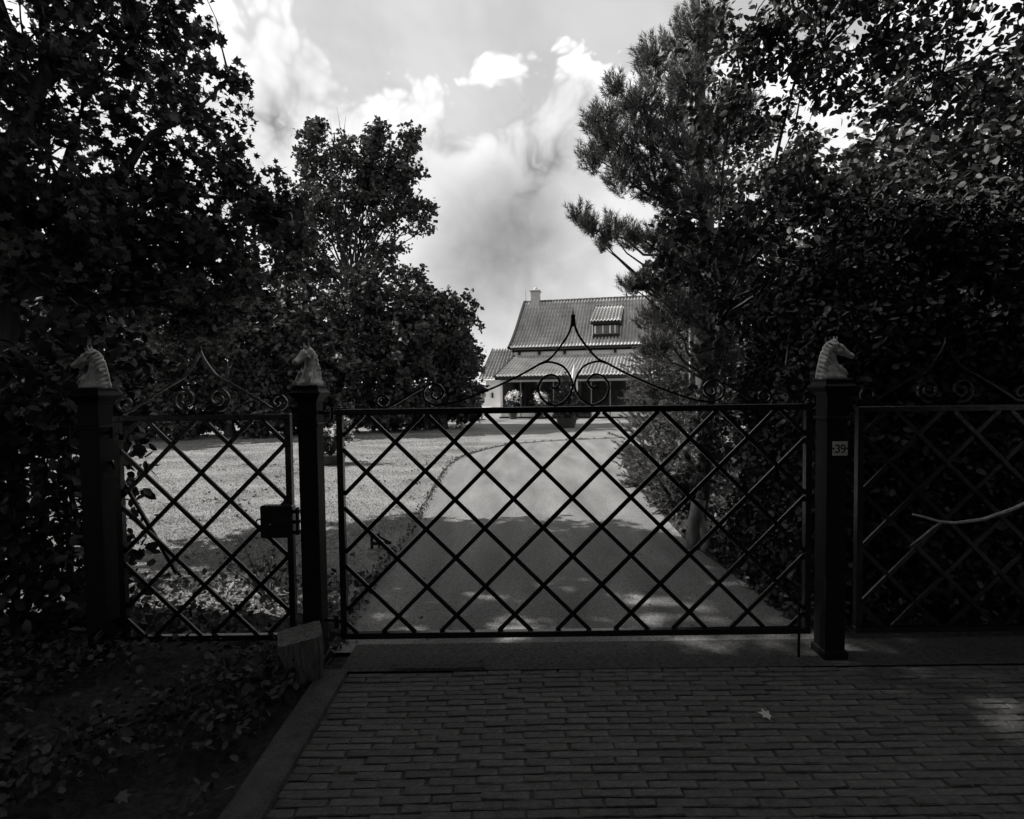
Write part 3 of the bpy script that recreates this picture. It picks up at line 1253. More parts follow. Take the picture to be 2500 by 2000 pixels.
def tile_slope(name, parent, u0b, u1b, v0, z0, u0t, u1t, v1, z1, bell=0.0, pitch=0.19, course=0.30, m=None, rows=None):
    """pantiled slope between an eave edge and a top edge: rolls down the slope, stepped courses across"""
    run, rise = v1 - v0, z1 - z0
    L = math.hypot(run, rise)
    nc = max(2, int(L / course))
    width = max(u1b - u0b, u1t - u0t)
    ncol = int(width / pitch) * 4
    nv, nz = -rise / L, run / L
    prof = [0.0, 0.072, 0.056, -0.016]
    V, Fc = [], []
    ts = []
    for r in range(nc):
        ts.append((r / nc + 0.0001, 0.024))
        ts.append(((r + 1) / nc - 0.0001, 0.0))
    for t, lift in ts:
        sagv = -bell * math.sin(math.pi * min(1, t * 1.0)) * (1 - t) * 1.6
        for c in range(ncol + 1):
            f = c / ncol
            u = (u0b + (u1b - u0b) * f) * (1 - t) + (u0t + (u1t - u0t) * f) * t
            h = prof[c % 4] + lift + sagv
            V.append((u, v0 + run * t + nv * h, z0 + rise * t + nz * h))
    n = ncol + 1
    for r in range(len(ts) - 1):
        for c in range(ncol):
            a = r * n + c
            Fc += [(a, a + 1, a + n + 1), (a, a + n + 1, a + n)]
    me = tri_mesh(name, np.array(V), np.array(Fc))
    o = link_mesh(name, me, m or M['tile'], parent)
    return o


def hbox(name, u0, u1, v0, v1, z0, z1, m, parent=house, bev=0.0):
    return MB().box(((u0 + u1) / 2, (v0 + v1) / 2, (z0 + z1) / 2), (u1 - u0, v1 - v0, z1 - z0), None, bev).build(name, m, parent)


def hu(px, v, z=None):
    """u on the facade at depth v under a picture column"""
    a = (px - 1250 + 0.0) / F_PX
    c, s = math.cos(-YAW), math.sin(-YAW)
    # X = HA.x + u*c + v*s ; Y = HA.y - u*s + v*c
    return (a * (HA.y + v * c) - HA.x - v * s) / (c + a * s)


UR = 10.5
V_E, Z_E, V_R, Z_R = 1.78, 4.02, 4.2, 7.05


def build_house():
    # walls
    hbox('wall', 0.35, UR - .3, 2.0, 6.4, 0.0, 4.15, M['white'])
    # gable at the left, between the two slopes
    mb = MB()
    g = [(0.42, 2.02, 4.0), (0.42, 6.38, 4.0), (0.80, 4.2, 6.85)]
    mb.add(g + [(x + .2, y, z) for x, y, z in g], [(0, 2, 1), (3, 4, 5), (0, 1, 4, 3), (1, 2, 5, 4), (2, 0, 3, 5)])
    mb.build('gable', M['tile_dark'], house)
    front = tile_slope('roof', house, 0.11, UR, V_E, Z_E, 0.66, UR, V_R, Z_R, bell=0.16)
    back = tile_slope('roof', house, 0.11, UR, 2 * V_R - V_E, Z_E, 0.66, UR, V_R, Z_R, bell=0.0)
    # sarking board under the tiles keeps the roof solid
    mb = MB()
    q = []
    for u in (0.20, UR):
        top = 0.74 if u < 1 else UR
        q += [(u, V_E + .12, Z_E - .22), (u, 2 * V_R - V_E - .12, Z_E - .22), (top, V_R, Z_R - .42)]
    mb.add(q, [(0, 2, 1), (3, 4, 5), (0, 3, 5, 2), (1, 2, 5, 4), (0, 1, 4, 3)])
    mb.build('roof_board', M['trim_dark'], front)
    # ridge tiles and the dark verge on the left
    for k in range(int((UR - .66) / .36)):
        u = .66 + k * .36
        o = bpy.data.objects.new('ridge_tile', RIDGE)
        COL.objects.link(o)
        o.parent = front
        o.location = (u, V_R, Z_R)
    mb = MB()
    vp = []
    for i in range(13):
        t = i / 12
        sag = -0.16 * math.sin(math.pi * t) * (1 - t) * 1.6
        rn, rs = V_R - V_E, Z_R - Z_E
        LL = math.hypot(rn, rs)
        vp.append(Vector((0.11 + .55 * t - 0.05, V_E + rn * t - rs / LL * (sag + .02), Z_E + rs * t + rn / LL * (sag + .02))))
    mb.tube(vp, 0.115, 6)
    mb.build('verge', M['trim_dark'], front)
    hbox('gutter', 0.13, UR, V_E - .13, V_E - .01, Z_E - .10, Z_E + .015, M['trim_dark'])
    # beam ends in the white band
    for px in (1269, 1318, 1380, 1443, 1503, 1566):
        u = hu(px, 1.9)
        hbox('beam_end', u - .075, u + .075, 1.86, 2.02, 3.62, 3.80, M['trim_dark'])
    # veranda lean-to
    lean = tile_slope('veranda_roof', house, -0.27, UR, -0.28, 2.30, 0.36, UR, 1.99, 3.52, bell=0.0)
    mb = MB()
    mb.add([(-0.2, -.2, 2.25), (UR, -.2, 2.25), (UR, 1.98, 3.40), (0.36, 1.98, 3.40), (-0.2, -.2, 2.20), (UR, -.2, 2.20), (UR, 1.98, 3.32), (0.36, 1.98, 3.32)],
           [(3, 2, 1, 0), (4, 5, 6, 7), (0, 1, 5, 4), (1, 2, 6, 5), (2, 3, 7, 6), (3, 0, 4, 7)])
    mb.build('roof_board', M['trim_dark'], lean)
    MB().tube([(-0.30, -.29, 2.33), (0.34, 1.99, 3.57)], 0.085, 6).build('verge', M['trim_dark'], lean)
    MB().box(((UR - .27) / 2, -0.30, 2.23), (UR + .27, 0.12, 0.20), None, .01).build('gutter', M['trim_dark'], lean)
    # veranda floor, low wall, posts, panes
    hbox('plinth', -0.12, UR - .2, -0.06, 2.0, 0.0, 0.12, M['trim_dark'])
    hbox('low_wall', 0.10, hu(1352, 0), -0.02, 0.10, 0.122, 0.52, M['white'])
    hbox('low_wall', hu(1445, 0), UR - .3, -0.02, 0.10, 0.122, 0.52, M['white'])
    hbox('head_beam', -0.06, UR - .3, -0.03, 0.08, 2.02, 2.13, M['white_paint'])
    cols = [1225, 1272, 1318, 1352, 1400, 1444, 1490, 1540, 1590]
    us = [hu(p, 0) for p in cols]
    for i, u in enumerate(us):
        w = 0.06 if i == 0 else 0.028
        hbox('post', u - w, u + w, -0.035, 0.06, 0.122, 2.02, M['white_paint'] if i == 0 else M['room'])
    for i in range(len(us) - 1):
        z0 = 0.53 if not (1350 < (cols[i] + cols[i + 1]) / 2 < 1444) else 0.13
        p = hbox('pane', us[i] + .03, us[i + 1] - .03, 0.010, 0.018, z0, 2.018, M['glass'])
    # inside: dark boarded wall, curtains
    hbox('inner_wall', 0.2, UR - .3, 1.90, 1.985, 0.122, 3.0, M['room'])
    hbox('end_wall', -0.06, -0.0, 0.1, 1.9, 0.122, 2.2, M['white'])
    for px, w in ((1415, .10), (1437, .09), (1282, .05)):
        u = hu(px, .25)
        mb = MB()
        n = 12
        mb.ribbon([(u - w + 2 * w * i / n, 0.0) for i in range(n + 1)], .02, .02)
        vs, fs = [], []
        for i in range(n + 1):
            for z in (0.2, 2.0):
                vs.append((u - w + 2 * w * i / n, .28 + .03 * math.sin(i * 2.1), z))
        for i in range(n):
            fs.append((2 * i, 2 * i + 2, 2 * i + 3, 2 * i + 1))
        mb = MB()
        mb.add(vs, fs)
        mb.build('curtain', M['curtain'], house)
    # annex at the left with its own roof
    ua = hu(1187, 1.1)
    hbox('annex_wall', ua, 0.34, 1.1, 5.0, 0.0, 2.25, M['white'])
    an = tile_slope('annex_roof', house, hu(1173, .85), 0.40, 0.80, 2.20, hu(1206, 3.0), 0.40, 3.0, 4.08)
    mb = MB()
    e, f = hu(1173, .85) + .06, hu(1206, 3.0)
    mb.add([(e, .86, 2.16), (0.38, .86, 2.16), (0.38, 3.0, 3.98), (f, 3.0, 3.98), (e, 5.1, 2.16), (0.38, 5.1, 2.16)],
           [(0, 1, 2, 3), (3, 2, 5, 4), (0, 3, 4), (1, 5, 2), (0, 4, 5, 1)])
    mb.build('roof_board', M['trim_dark'], an)
    MB().tube([(hu(1173, .85) - .02, .80, 2.22), (hu(1206, 3) - .02, 3.0, 4.10)], 0.06, 6).build('verge', M['trim_dark'], an)
    MB().tube([(hu(1173, .85) - .03, .76, 2.17), (-.1, .76, 2.17)], 0.05, 8).build('gutter', M['white_paint'], an)
    hbox('wall_lamp', ua + .35, ua + .45, 1.0, 1.1, 1.15, 1.45, M['trim_dark'])
    # chimney
    u0, u1 = hu(1301, 4.2), hu(1321, 4.2)
    ch = hbox('chimney', u0, u1, 3.85, 4.45, 6.3, 7.62, M['chimney'])
    MB().box(((u0 + u1) / 2, 4.15, 7.67), (u1 - u0 + .12, .72, .10), None, .02).build('chimney_cap', M['chimney'], ch)
    MB().lathe([(0.15, 0), (0.12, .12), (.05, .2)], 12, ((u0 + u1) / 2, 4.15, 7.72)).build('chimney_pot', M['chimney'], ch)
    ua2 = hu(1287, 4.2)
    MB().tube([(ua2, 4.2, 6.9), (ua2 - .03, 4.2, 7.78)], [.03, .02], 6).build('aerial', M['curtain'], house)
    # dormer
    d0, d1 = hu(1449, 2.2), hu(1513, 2.2)
    dm = hbox('dormer', d0, d1, 2.25, 3.5, 4.45, 5.33, M['tile_dark'])
    dr = tile_slope('dormer_roof', dm, hu(1442, 2.0), hu(1517, 2.0), 1.98, 5.40, hu(1456, 3.7), hu(1524, 3.7), 3.55, 6.42)
    e0, e1, f0, f1 = hu(1443, 2), hu(1516, 2), hu(1457, 3.9), hu(1524, 3.9)
    mb = MB()
    mb.add([(e0, 2.0, 5.36), (e1, 2.0, 5.36), (f1, 3.55, 6.32), (f0, 3.55, 6.32), (e0, 2.0, 5.28), (e1, 2.0, 5.28), (f1, 3.55, 5.2), (f0, 3.55, 5.2)],
           [(3, 2, 1, 0), (4, 5, 6, 7), (0, 1, 5, 4), (1, 2, 6, 5), (2, 3, 7, 6), (3, 0, 4, 7)])
    mb.build('roof_board', M['trim_dark'], dm)
    # slate cheek at the right as lapped boards
    for k in range(9):
        z = 4.55 + k * .11
        depth = 3.5 - max(0, (5.5 - z)) * .45
        MB().box((d1 + .015, (2.25 + depth) / 2, z), (.03 + .006 * (k % 2), depth - 2.25, .10), None, .004).build('cheek_board', M['tile_dark'], dm)
    wf = M['white_paint']
    zb, zt = 4.70, 5.24
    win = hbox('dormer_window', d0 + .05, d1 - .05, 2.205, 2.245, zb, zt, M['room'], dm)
    for a, b in ((0.05, 0.12), (0.36, 0.40), (0.62, 0.68), (0.82, 0.86)):
        w = d1 - d0
        MB().box((d0 + w * (a + b) / 2, 2.19, (zb + zt) / 2), (w * (b - a), .03, zt - zb - .1)).build('casement', wf, win)
    MB().box(((d0 + d1) / 2, 2.19, zt - .03), (d1 - d0 - .1, .03, .05)).build('window_head', M['trim_dark'], win)
    MB().box(((d0 + d1) / 2, 2.16, zb - .03), (d1 - d0, .10, .06)).build('sill', M['trim_dark'], win)
    MB().box((d0 - .03, 2.2, 4.95), (.07, .10, .62)).build('corner_board', wf, dm)


rt = MB()
vs, fs = [], []
for i, u in enumerate((0.0, 0.37)):
    for k in range(7):
        a = math.pi * k / 6
        r = 0.13 if i == 0 else 0.115
        vs.append((u, -math.cos(a) * r, math.sin(a) * r - .05))
for k in range(6):
    fs.append((k, k + 1, k + 8, k + 7))
rt.add(vs, fs)
RIDGE = rt.mesh('ridge_tile')
RIDGE.materials.append(M['tile_dark'])
build_house()


# ================================================================== GARDEN THINGS
def chair_proto(label):
    t = thing('garden_chair', label, 'chair', (0, 0, 0), 0, 'white garden chairs by the house')
    W = M['white_paint']
    MB().box((0, 0, .42), (.46, .44, .035), None, .01).build('seat', W, t)
    mb = MB()
    for i in range(5):
        mb.bar((-.18 + i * .09, .22, .44), (-.18 + i * .09, .30, .86), .05, .015)
    mb.bar((-.23, .30, .88), (.23, .30, .88), .05, .02)
    mb.build('backrest', W, t)
    for sx in (-1, 1):
        MB().bar((sx * .22, -.22, 0), (sx * .22, .20, .42), .035, .03, Vector((1, 0, 0))).build('leg', W, t)
        MB().bar((sx * .20, .24, 0), (sx * .20, -.20, .60), .035, .03, Vector((1, 0, 0))).build('leg', W, t)
        MB().bar((sx * .24, -.22, .62), (sx * .24, .26, .64), .05, .03, Vector((1, 0, 0))).build('armrest', W, t)
    return t


spots = [(1068, 1031, 30, 'white slatted garden chair, leftmost of the row under the trees'),
         (1088, 1031, -80, 'white slatted garden chair, second from the left under the trees'),
         (1118, 1030, 10, 'white slatted garden chair, third from the left under the trees'),
         (1152, 1030, -30, 'white slatted garden chair standing nearest the small table')]
proto = None
for i, (px, py, rz, lab) in enumerate(spots):
    g = ground(px, py)
    if proto is None:
        proto = o = chair_proto(lab)
    else:
        o = copy_tree(proto)
        o['label'] = lab
    o.location = (g.x, g.y, 0.03)
    o.rotation_euler = (0, 0, R(rz))

g = ground(1182, 1030)
t = thing('garden_table', 'small round garden table beside the veranda corner', 'table', (g.x, g.y, 0.03))
MB().lathe([(.36, .68), (.38, .69), (.38, .71), (.35, .72)], 20).build('top', M['white_paint'], t)
for k in range(3):
    a = k * 2.094
    MB().tube([(.30 * math.cos(a), .30 * math.sin(a), 0), (.05 * math.cos(a), .05 * math.sin(a), .35), (.22 * math.cos(a), .22 * math.sin(a), .69)], .016, 6).build('leg', M['lamp_iron'], t)


def parasol(label, px, py_base, py_top, yy, canvas, wid):
    p = ground(px, py_base)
    p = at(px, py_base, yy)
    top = at(px, py_top, yy)
    t = thing('closed_parasol', label, 'parasol', (p.x, yy, 0.03), 0, 'folded parasols')
    h = top.z - .03
    MB().lathe([(.20, 0), (.20, .05), (.04, .08), (.025, .35)], 16).build('foot', M['lamp_iron'], t)
    MB().tube([(0, 0, .05), (0, 0, h)], .02, 8).build('pole', M['white_paint'], t)
    mb = MB()
    n = 24
    prof = [(wid * .75, .48), (wid, .56), (wid * .8, .74), (wid * .45, .90), (.022, .985)]
    vs, fs = [], []
    for r, f in prof:
        for k in range(n):
            a = 2 * math.pi * k / n
            rr = r * (1 + (.22 if k % 3 == 0 else -.12))
            vs.append((rr * math.cos(a), rr * math.sin(a), f * h))
    for i in range(len(prof) - 1):
        for k in range(n):
            a, b = i * n + k, i * n + (k + 1) % n
            fs.append((a, b, b + n, a + n))
    mb.add(vs, fs)
    mb.build('folded_canopy', canvas, t, True)
    return t


parasol('tall white folded parasol in front of the veranda glass', 1403, 1030, 889, 27.6, M['canvas'], .16)
parasol('grey folded parasol left of the white annex wall', 1176, 1030, 940, 28.0, M['canvas_grey'], .15)


def potted(name, label, cat, pos, pot_r, pot_h, blobs, leafm, leaf, per, n_leaf, flowers=0, flower_r=.03, shape='quad', group=None):
    t = thing(name, label, cat, pos, 0, group)
    MB().lathe([(pot_r * .72, 0), (pot_r * .8, pot_h * .2), (pot_r, pot_h * .9), (pot_r * 1.08, pot_h * .92), (pot_r * 1.08, pot_h), (pot_r * .95, pot_h), (pot_r * .9, pot_h * .85)], 22).build('tub', M['pot'], t, False)
    bl = [(Vector(c), r) for c, r in blobs]
    subs, L = blob_points(bl, per, .05 * max(1, bl[0][1] / .3), n_leaf)
    mb = MB()
    for s in subs[::2]:
        mb.tube(limb_path((0, 0, pot_h * .8), s, .05, .05, 3), [.010, .008, .006, .003], 4, False)
    mb.build('stems', M['bark'], t)
    link_mesh('foliage', leaf_mesh('foliage', L, leaf * (.7 + .6 * rng.random(len(L))), shape, .5), leafm, t)
    if flowers:
        hp = []
        for c, r in bl:
            d = unit(rng.normal(size=(flowers, 3)) + np.array([0, -.4, .5]))
            hp.append(np.array(c)[None] + d * r * 1.0)
        hp = np.concatenate(hp)
        P = np.repeat(hp, 26, axis=0) + rng.normal(size=(len(hp) * 26, 3)) * flower_r
        link_mesh('blossom', leaf_mesh('blossom', P, np.full(len(P), flower_r * 1.1), 'oval', .3), M['flower'], t)
    return t


g = ground(808, 1137)
potted('flower_tub', 'dark bowl of pale flowers on the lawn just behind the middle post', 'flower tub', (g.x, g.y, .03), .33, .22,
       [((0, 0, .48), .30), ((.22, .05, .62), .24), ((-.2, 0, .58), .24), ((.25, .1, .85), .16)], M['leaf_near'], .06, 420, 16, 14, .022)
for px, lab in ((1252, 'white flowering pot plant behind the leftmost veranda pane'), (1316, 'white flowering pot plant in the middle of the veranda glass')):
    g = at(px, 1000, 28.6)
    potted('potted_hydrangea', lab, 'pot plant', (g.x, 28.6, .03), .24, .4, [((0, 0, .95), .38), ((.12, 0, 1.15), .28)], M['leaf_mid'], .11, 160, 10, 9, .07, group='white flowering pot plants')
g = ground(1384, 1046)
potted('potted_shrub', 'big dark round shrub in a tub standing at the drive bend', 'shrub', (g.x, g.y, 0.005), .42, .42,
       [((0, 0, .75), .52), ((.1, 0, 1.05), .5), ((-.15, .1, 1.2), .42), ((.25, 0, 1.3), .3), ((-.05, 0, 1.65), .28), ((-.1, 0, 2.0), .2)], M['leaf_hedge'], .09, 260, 16)

g = ground(926, 1347)


def gate_stop():
    t = thing('gate_stop', 'small dark iron gate stop standing on the lawn edge', 'gate stop', (g.x, g.y, 0.0), R(8))
    MB().box((-.07, 0, .11), (.028, .02, .24), None, .003).build('stake', M['iron'], t)
    MB().bar((-.07, 0, .20), (.11, 0, .085), .022, .018).build('brace', M['iron'], t)
    MB().bar((-.06, 0, .085), (.12, 0, .085), .030, .022).build('arm', M['iron'], t)
    MB().box((-.0, .0, .10), (.02, .02, .18), None, .002).build('stake', M['iron'], t)


gate_stop()


def stone_block():
    random.seed(21)
    c = ground(742, 1668)
    t = MB()
    # a broken concrete footing: leaning faces, flutes on the front
    nx, nz = 16, 14
    w, d, h = .225, .20, .285
    rows = []
    for j in range(nz + 1):
        f = j / nz
        ww = w * (0.70 + .30 * min(1, f * 1.3))
        dd = d * (0.75 + .25 * min(1, f * 1.3))
        ring = []
        per = 40
        for k in range(per):
            a = 2 * math.pi * k / per
            ca, sa = math.cos(a), math.sin(a)
            e = 0.28
            x = math.copysign(abs(ca) ** e, ca) * ww / 2
            y = math.copysign(abs(sa) ** e, sa) * dd / 2
            fl = 0.006 * math.sin(k * 2.5) * (1 if f < .93 else .3) + random.uniform(-.003, .003)
            ring.append((x * (1 + fl * 6) + (1 - f) * .02, y * (1 + fl * 6), h * f + (0.018 * (x / w) if j == nz else 0) + random.uniform(-.002, .002)))
        rows.append(ring)
    vs = [p for r in rows for p in r]
    fs = []
    per = 40
    for j in range(nz):
        for k in range(per):
            a, b = j * per + k, j * per + (k + 1) % per
            fs.append((a, b, b + per, a + per))
    vs.append((0, 0, h + .004))
    top = len(vs) - 1
    for k in range(per):
        fs.append((nz * per + k, nz * per + (k + 1) % per, top))
    t.add(vs, fs)
    o = t.build('stone_block', M['stone'])
    o.location = (c.x - .005, c.y + .0, 0.0)
    o.rotation_euler = (R(2), R(-2), R(24))
    tag(o, 'rough pale concrete block leaning at the foot of the middle gate post', 'block')


stone_block()


def lamp_post():
    yy = 10.5
    p = at(1687, 1000, yy)
    z_top = at(1690, 705, yy).z
    zr = at(1684, 780, yy).z
    t = thing('garden_lamp', 'dark iron lantern post standing among the conifers', 'lamp post', (p.x, yy, 0.01))
    MB().lathe([(.13, 0), (.13, .12), (.085, .18), (.07, .5), (.055, .55), (.05, 1.0), (.047, zr)], 12).build('pole', M['lamp_iron'], t, True)
    mb = MB()
    for k in range(3):
        z = zr + .02 + k * .09
        mb.lathe([(.05, -.02), (.085, -.01), (.085, .01), (.05, .025)], 14, (0, 0, z))
    mb.build('rings', M['chimney'], t, True)
    MB().lathe([(.048, zr), (.04, zr + .30), (.07, zr + .34), (.03, zr + .38)], 12).build('neck', M['lamp_iron'], t, True)
    lan = MB()
    h0 = zr + .40
    for k in range(6):
        a = k * math.pi / 3
        lan.tube([(.11 * math.cos(a), .11 * math.sin(a), h0), (.18 * math.cos(a), .18 * math.sin(a), h0 + .42)], .012, 5)
    lan.lathe([(.05, h0 - .03), (.12, h0 - .01), (.12, h0 + .01)], 12)
    lo = lan.build('lantern', M['lamp_iron'], t)
    MB().lathe([(.095, h0 + .01), (.155, h0 + .41)], 6).build('glass', M['lamp_glass'], lo)
    MB().lathe([(.22, h0 + .42), (.20, h0 + .46), (.07, h0 + .58), (.03, h0 + .64), (.035, h0 + .68), (.005, h0 + .74)], 12).build('lamp_roof', M['lamp_iron'], lo)


lamp_post()

# ================================================================== TREES
# large-leaved tree overhanging from the left, before the lawn
tree('maple_tree', 'large dark maple overhanging the narrow gate from the left', 'tree', (-5.6, 5.4, 0),
     [PB(330, 90, 6, 215), PB(60, 110, 5.6, 230), PB(390, 330, 6.2, 185), PB(120, 380, 5.6, 235), PB(565, 575, 6.4, 175), PB(590, 620, 6.6, 140), PB(300, 610, 6.0, 210), PB(340, 640, 6.3, 210), PB(420, 720, 6.6, 150), PB(60, 680, 5.6, 220),
      PB(545, 395, 6.3, 85), PB(500, 285, 6.2, 60), PB(610, 455, 6.4, 75), PB(690, 500, 6.4, 62), PB(735, 560, 6.5, 62), PB(520, 790, 6.6, 95), PB(270, -120, 5.8, 260), PB(560, 190, 6, 30), PB(150, 860, 6.0, 120), PB(-150, 200, 5.4, 260), PB(-120, 600, 5.6, 240),
      ((-5.2, 5.2, 8.4), 1.7), ((-6.6, 4.6, 9.2), 1.9), ((-7.4, 6.0, 8.0), 1.8), ((-4.2, 5.8, 7.6), 1.2), ((-6.2, 6.4, 10.2), 1.6), ((-5.3, 3.9, 5.0), 1.0), ((-6.2, 4.0, 6.2), 1.0)],  # crown clumps out of view, added to shade the drive and paving
     M['leaf_maple'], M['bark'], .21, 2.6, 70, .14, 28, .084, 'maple', 3, None, 'crown', (-5.2, 5.5),
     [(at(690, 500, 6.4), at(640, 395, 6.3), .008), (at(610, 455, 6.4), at(585, 345, 6.3), .008)],
     dens=[.8, .75, .85, .75, 1.1, 1.1, 1.1, 1.1, 1.1, 1, 1, 1, 1.1, 1.1, 1.1, 1, 1, .6, 1, 1, .6, 1, .55, .55, .55, .6, .5, 1, 1])

tree('garden_tree', 'open-crowned tall tree rising against the sky left of the house', 'tree', (at(856, 1000, 25).x, 25, 0),
     knobbly([PB(788, 375, 25, 60), PB(845, 440, 25, 78), PB(915, 400, 25, 68), PB(985, 420, 25, 50), PB(1012, 352, 25, 26), PB(1025, 530, 25, 36), PB(945, 510, 25, 78), PB(845, 545, 25, 72),
      PB(775, 510, 25, 75), PB(950, 640, 25, 48), PB(755, 640, 25, 70), PB(800, 700, 25.4, 60), PB(700, 560, 25.4, 60), PB(755, 318, 25, 20), PB(915, 345, 25, 26)], 3),
     M['leaf_mid'], M['bark'], .17, 6.2, 24, .26, 30, .21, 'quad', 2, None, 'crown', (at(862, 640, 25).x, 25.1),
     [(at(835, 340, 25), at(822, 262, 25), .018), (at(838, 340, 25), at(845, 280, 25), .018), (at(950, 360, 25), at(953, 295, 25), .012), (at(812, 340, 25), at(805, 280, 25), .010)])

bg = [('dense domed dark tree right behind the lawn, nearest the house', 1085, 22.0, [(1045, 735, 72), (1085, 800, 85), (1122, 862, 50), (1108, 945, 60), (1060, 880, 90), (1140, 910, 30), (1090, 1000, 50), (1040, 1000, 55), (1132, 990, 34)]),
      ('dense dark tree with broad crown behind the tall open tree', 940, 21.0, [(965, 745, 92), (900, 800, 100), (1000, 850, 90), (930, 910, 105), (880, 700, 60), (1000, 950, 70), (900, 1000, 60), (970, 1005, 55), (1000, 1000, 50)]),
      ('dark bushy tree filling the gap behind the middle gate post', 760, 20.0, [(780, 790, 105), (720, 860, 110), (820, 900, 105), (700, 950, 80), (760, 960, 90), (700, 740, 80), (720, 1010, 60), (790, 1005, 65), (850, 1000, 60)]),
      ('dark bushy tree behind the narrow gate scrolls', 560, 19.3, [(600, 850, 120), (520, 880, 115), (480, 950, 80), (620, 950, 85), (560, 760, 110), (500, 1010, 65), (570, 1005, 70), (640, 1010, 65)]),
      ('dark bushy tree behind the leftmost gate post', 340, 18.6, [(380, 850, 125), (280, 870, 120), (330, 950, 90), (240, 950, 85), (380, 740, 110), (220, 760, 110), (260, 1010, 70), (340, 1005, 75), (420, 1010, 70)]),
      ('dark bushy tree at the far left edge of the garden', 110, 17.8, [(140, 850, 130), (40, 860, 130), (90, 950, 95), (0, 950, 95), (100, 720, 120), (-60, 760, 130), (20, 1010, 75), (100, 1005, 75), (180, 1010, 70)])]
for lab, px, y, bl in bg:
    b = at(px, 1040, y)
    tree('background_tree', lab, 'tree', (b.x, y, 0), knobbly([PB(a, c, y + random.uniform(-.6, .6), r * .9) for a, c, r in bl], 4), M['leaf_far'], M['bark'], .17, 1.9, 34, .22, 34, .21, 'quad', 6,
         'dense trees at the back of the lawn')

# right: overhanging broad-leaved tree (trunk base shows at the drive edge)
tb = ground(1697, 1338)
tree('overhanging_tree', 'glossy-leaved tree reaching over the drive from the right, pale trunk', 'tree', tuple(tb),
     [PB(1650, 560, 5.0, 62), PB(1640, 650, 4.9, 45), PB(1760, 590, 5.0, 110), PB(1900, 500, 4.9, 130), PB(2050, 590, 4.8, 170), PB(2230, 520, 4.6, 190), PB(2380, 700, 4.5, 230),
      PB(2010, 120, 5.2, 180), PB(1800, 130, 5.4, 130), PB(2300, 180, 4.9, 190), PB(2500, 350, 4.6, 240), PB(2130, 800, 4.6, 120), PB(1760, 330, 5.6, 100), PB(2150, -150, 5, 240),
      PB(2350, 950, 4.4, 170), PB(1712, 1085, 4.95, 52), PB(1706, 1170, 4.95, 40), PB(1722, 1000, 4.95, 55), PB(1728, 905, 4.95, 55), PB(1735, 810, 5.0, 60), PB(1760, 720, 5.0, 60), PB(1770, 1100, 5.0, 50)],
     M['leaf_near'], M['bark'], .070, 2.3, 110, .13, 34, .068, 'oval', 3, None, 'crown', (tb.x + .35, tb.y + .25))
# its second stem
ov = bpy.data.objects['overhanging_tree']
MB().tube([(-.02, 0, -.1), (-.01, 0, .12), (.01, .01, .28), (.05, .03, .48)], [.092, .076, .072, .068], 12).build('lower_trunk', M['bark_pale'], ov, True)
MB().tube([(.07, -.11, -.1), (.07, -.11, .08), (.06, -.07, .20), (.05, .02, .34)], [.066, .050, .044, .03], 10).build('root_fork', M['bark_pale'], ov, True)


# clipped dark hedge along the right of the drive
def hedge():
    t = thing('hedge', 'tall dark clipped hedge bordering the right side of the drive', 'hedge', (0, 0, 0))
    x0, x1, y0, y1, zt = 1.96, 5.4, 3.42, 5.1, 2.95
    n = 70000
    P = []
    while len(P) < n:
        k = 40000
        q = np.stack([rng.uniform(x0, x1, k), rng.uniform(y0, y1, k), rng.uniform(0.0, zt, k)], -1)
        # rounded shoulders: superellipse in section, dips
        u = (q[:, 0] - (x0 + x1) / 2) / ((x1 - x0) / 2)
        v = (q[:, 1] - (y0 + y1) / 2) / ((y1 - y0) / 2)
        w = np.clip((q[:, 2] - .8) / (zt - .8), 0, 1)
        bump = .06 * np.sin(q[:, 0] * 5 + q[:, 2] * 3) + .05 * np.sin(q[:, 1] * 7 + q[:, 2] * 6) + .04 * np.sin(q[:, 2] * 11 + q[:, 0] * 9)
        r = (np.abs(u) ** 4 + np.abs(v) ** 5 + w ** 3) ** .22 + bump * .6
        keep = (r < 1.0) & (r > .86)
        P.extend(q[keep].tolist())
    P = np.array(P[:n])
    link_mesh('foliage', leaf_mesh('foliage', P, .050 * (.6 + .8 * rng.random(n)), 'oval', .25, .3), M['leaf_hedge'], t)
    mb = MB()
    random.seed(9)
    for k in range(7):
        x = x0 + .4 + k * .33
        b = Vector((x, (y0 + y1) / 2 + random.uniform(-.15, .15), -.05))
        for j in range(5):
            e = Vector((x + random.uniform(-.45, .45), (y0 + y1) / 2 + random.uniform(-.6, .6), random.uniform(1.2, 2.35)))
            mb.tube(limb_path(b, e, .04, .04, 5), [.03, .026, .02, .014, .01, .006], 5, False)
    mb.build('stems', M['bark'], t)
    # dense inner mass of shaded old growth
    k = 22000
    q = np.stack([rng.uniform(x0 + .35, x1 - .35, k), rng.uniform(y0 + .25, y1 - .25, k), rng.uniform(0.05, zt - .75, k)], -1)
    link_mesh('inner_foliage', leaf_mesh('inner_foliage', q, .10 * (.6 + .8 * rng.random(k)), 'quad', .1), M['leaf_hedge'], t)


hedge()


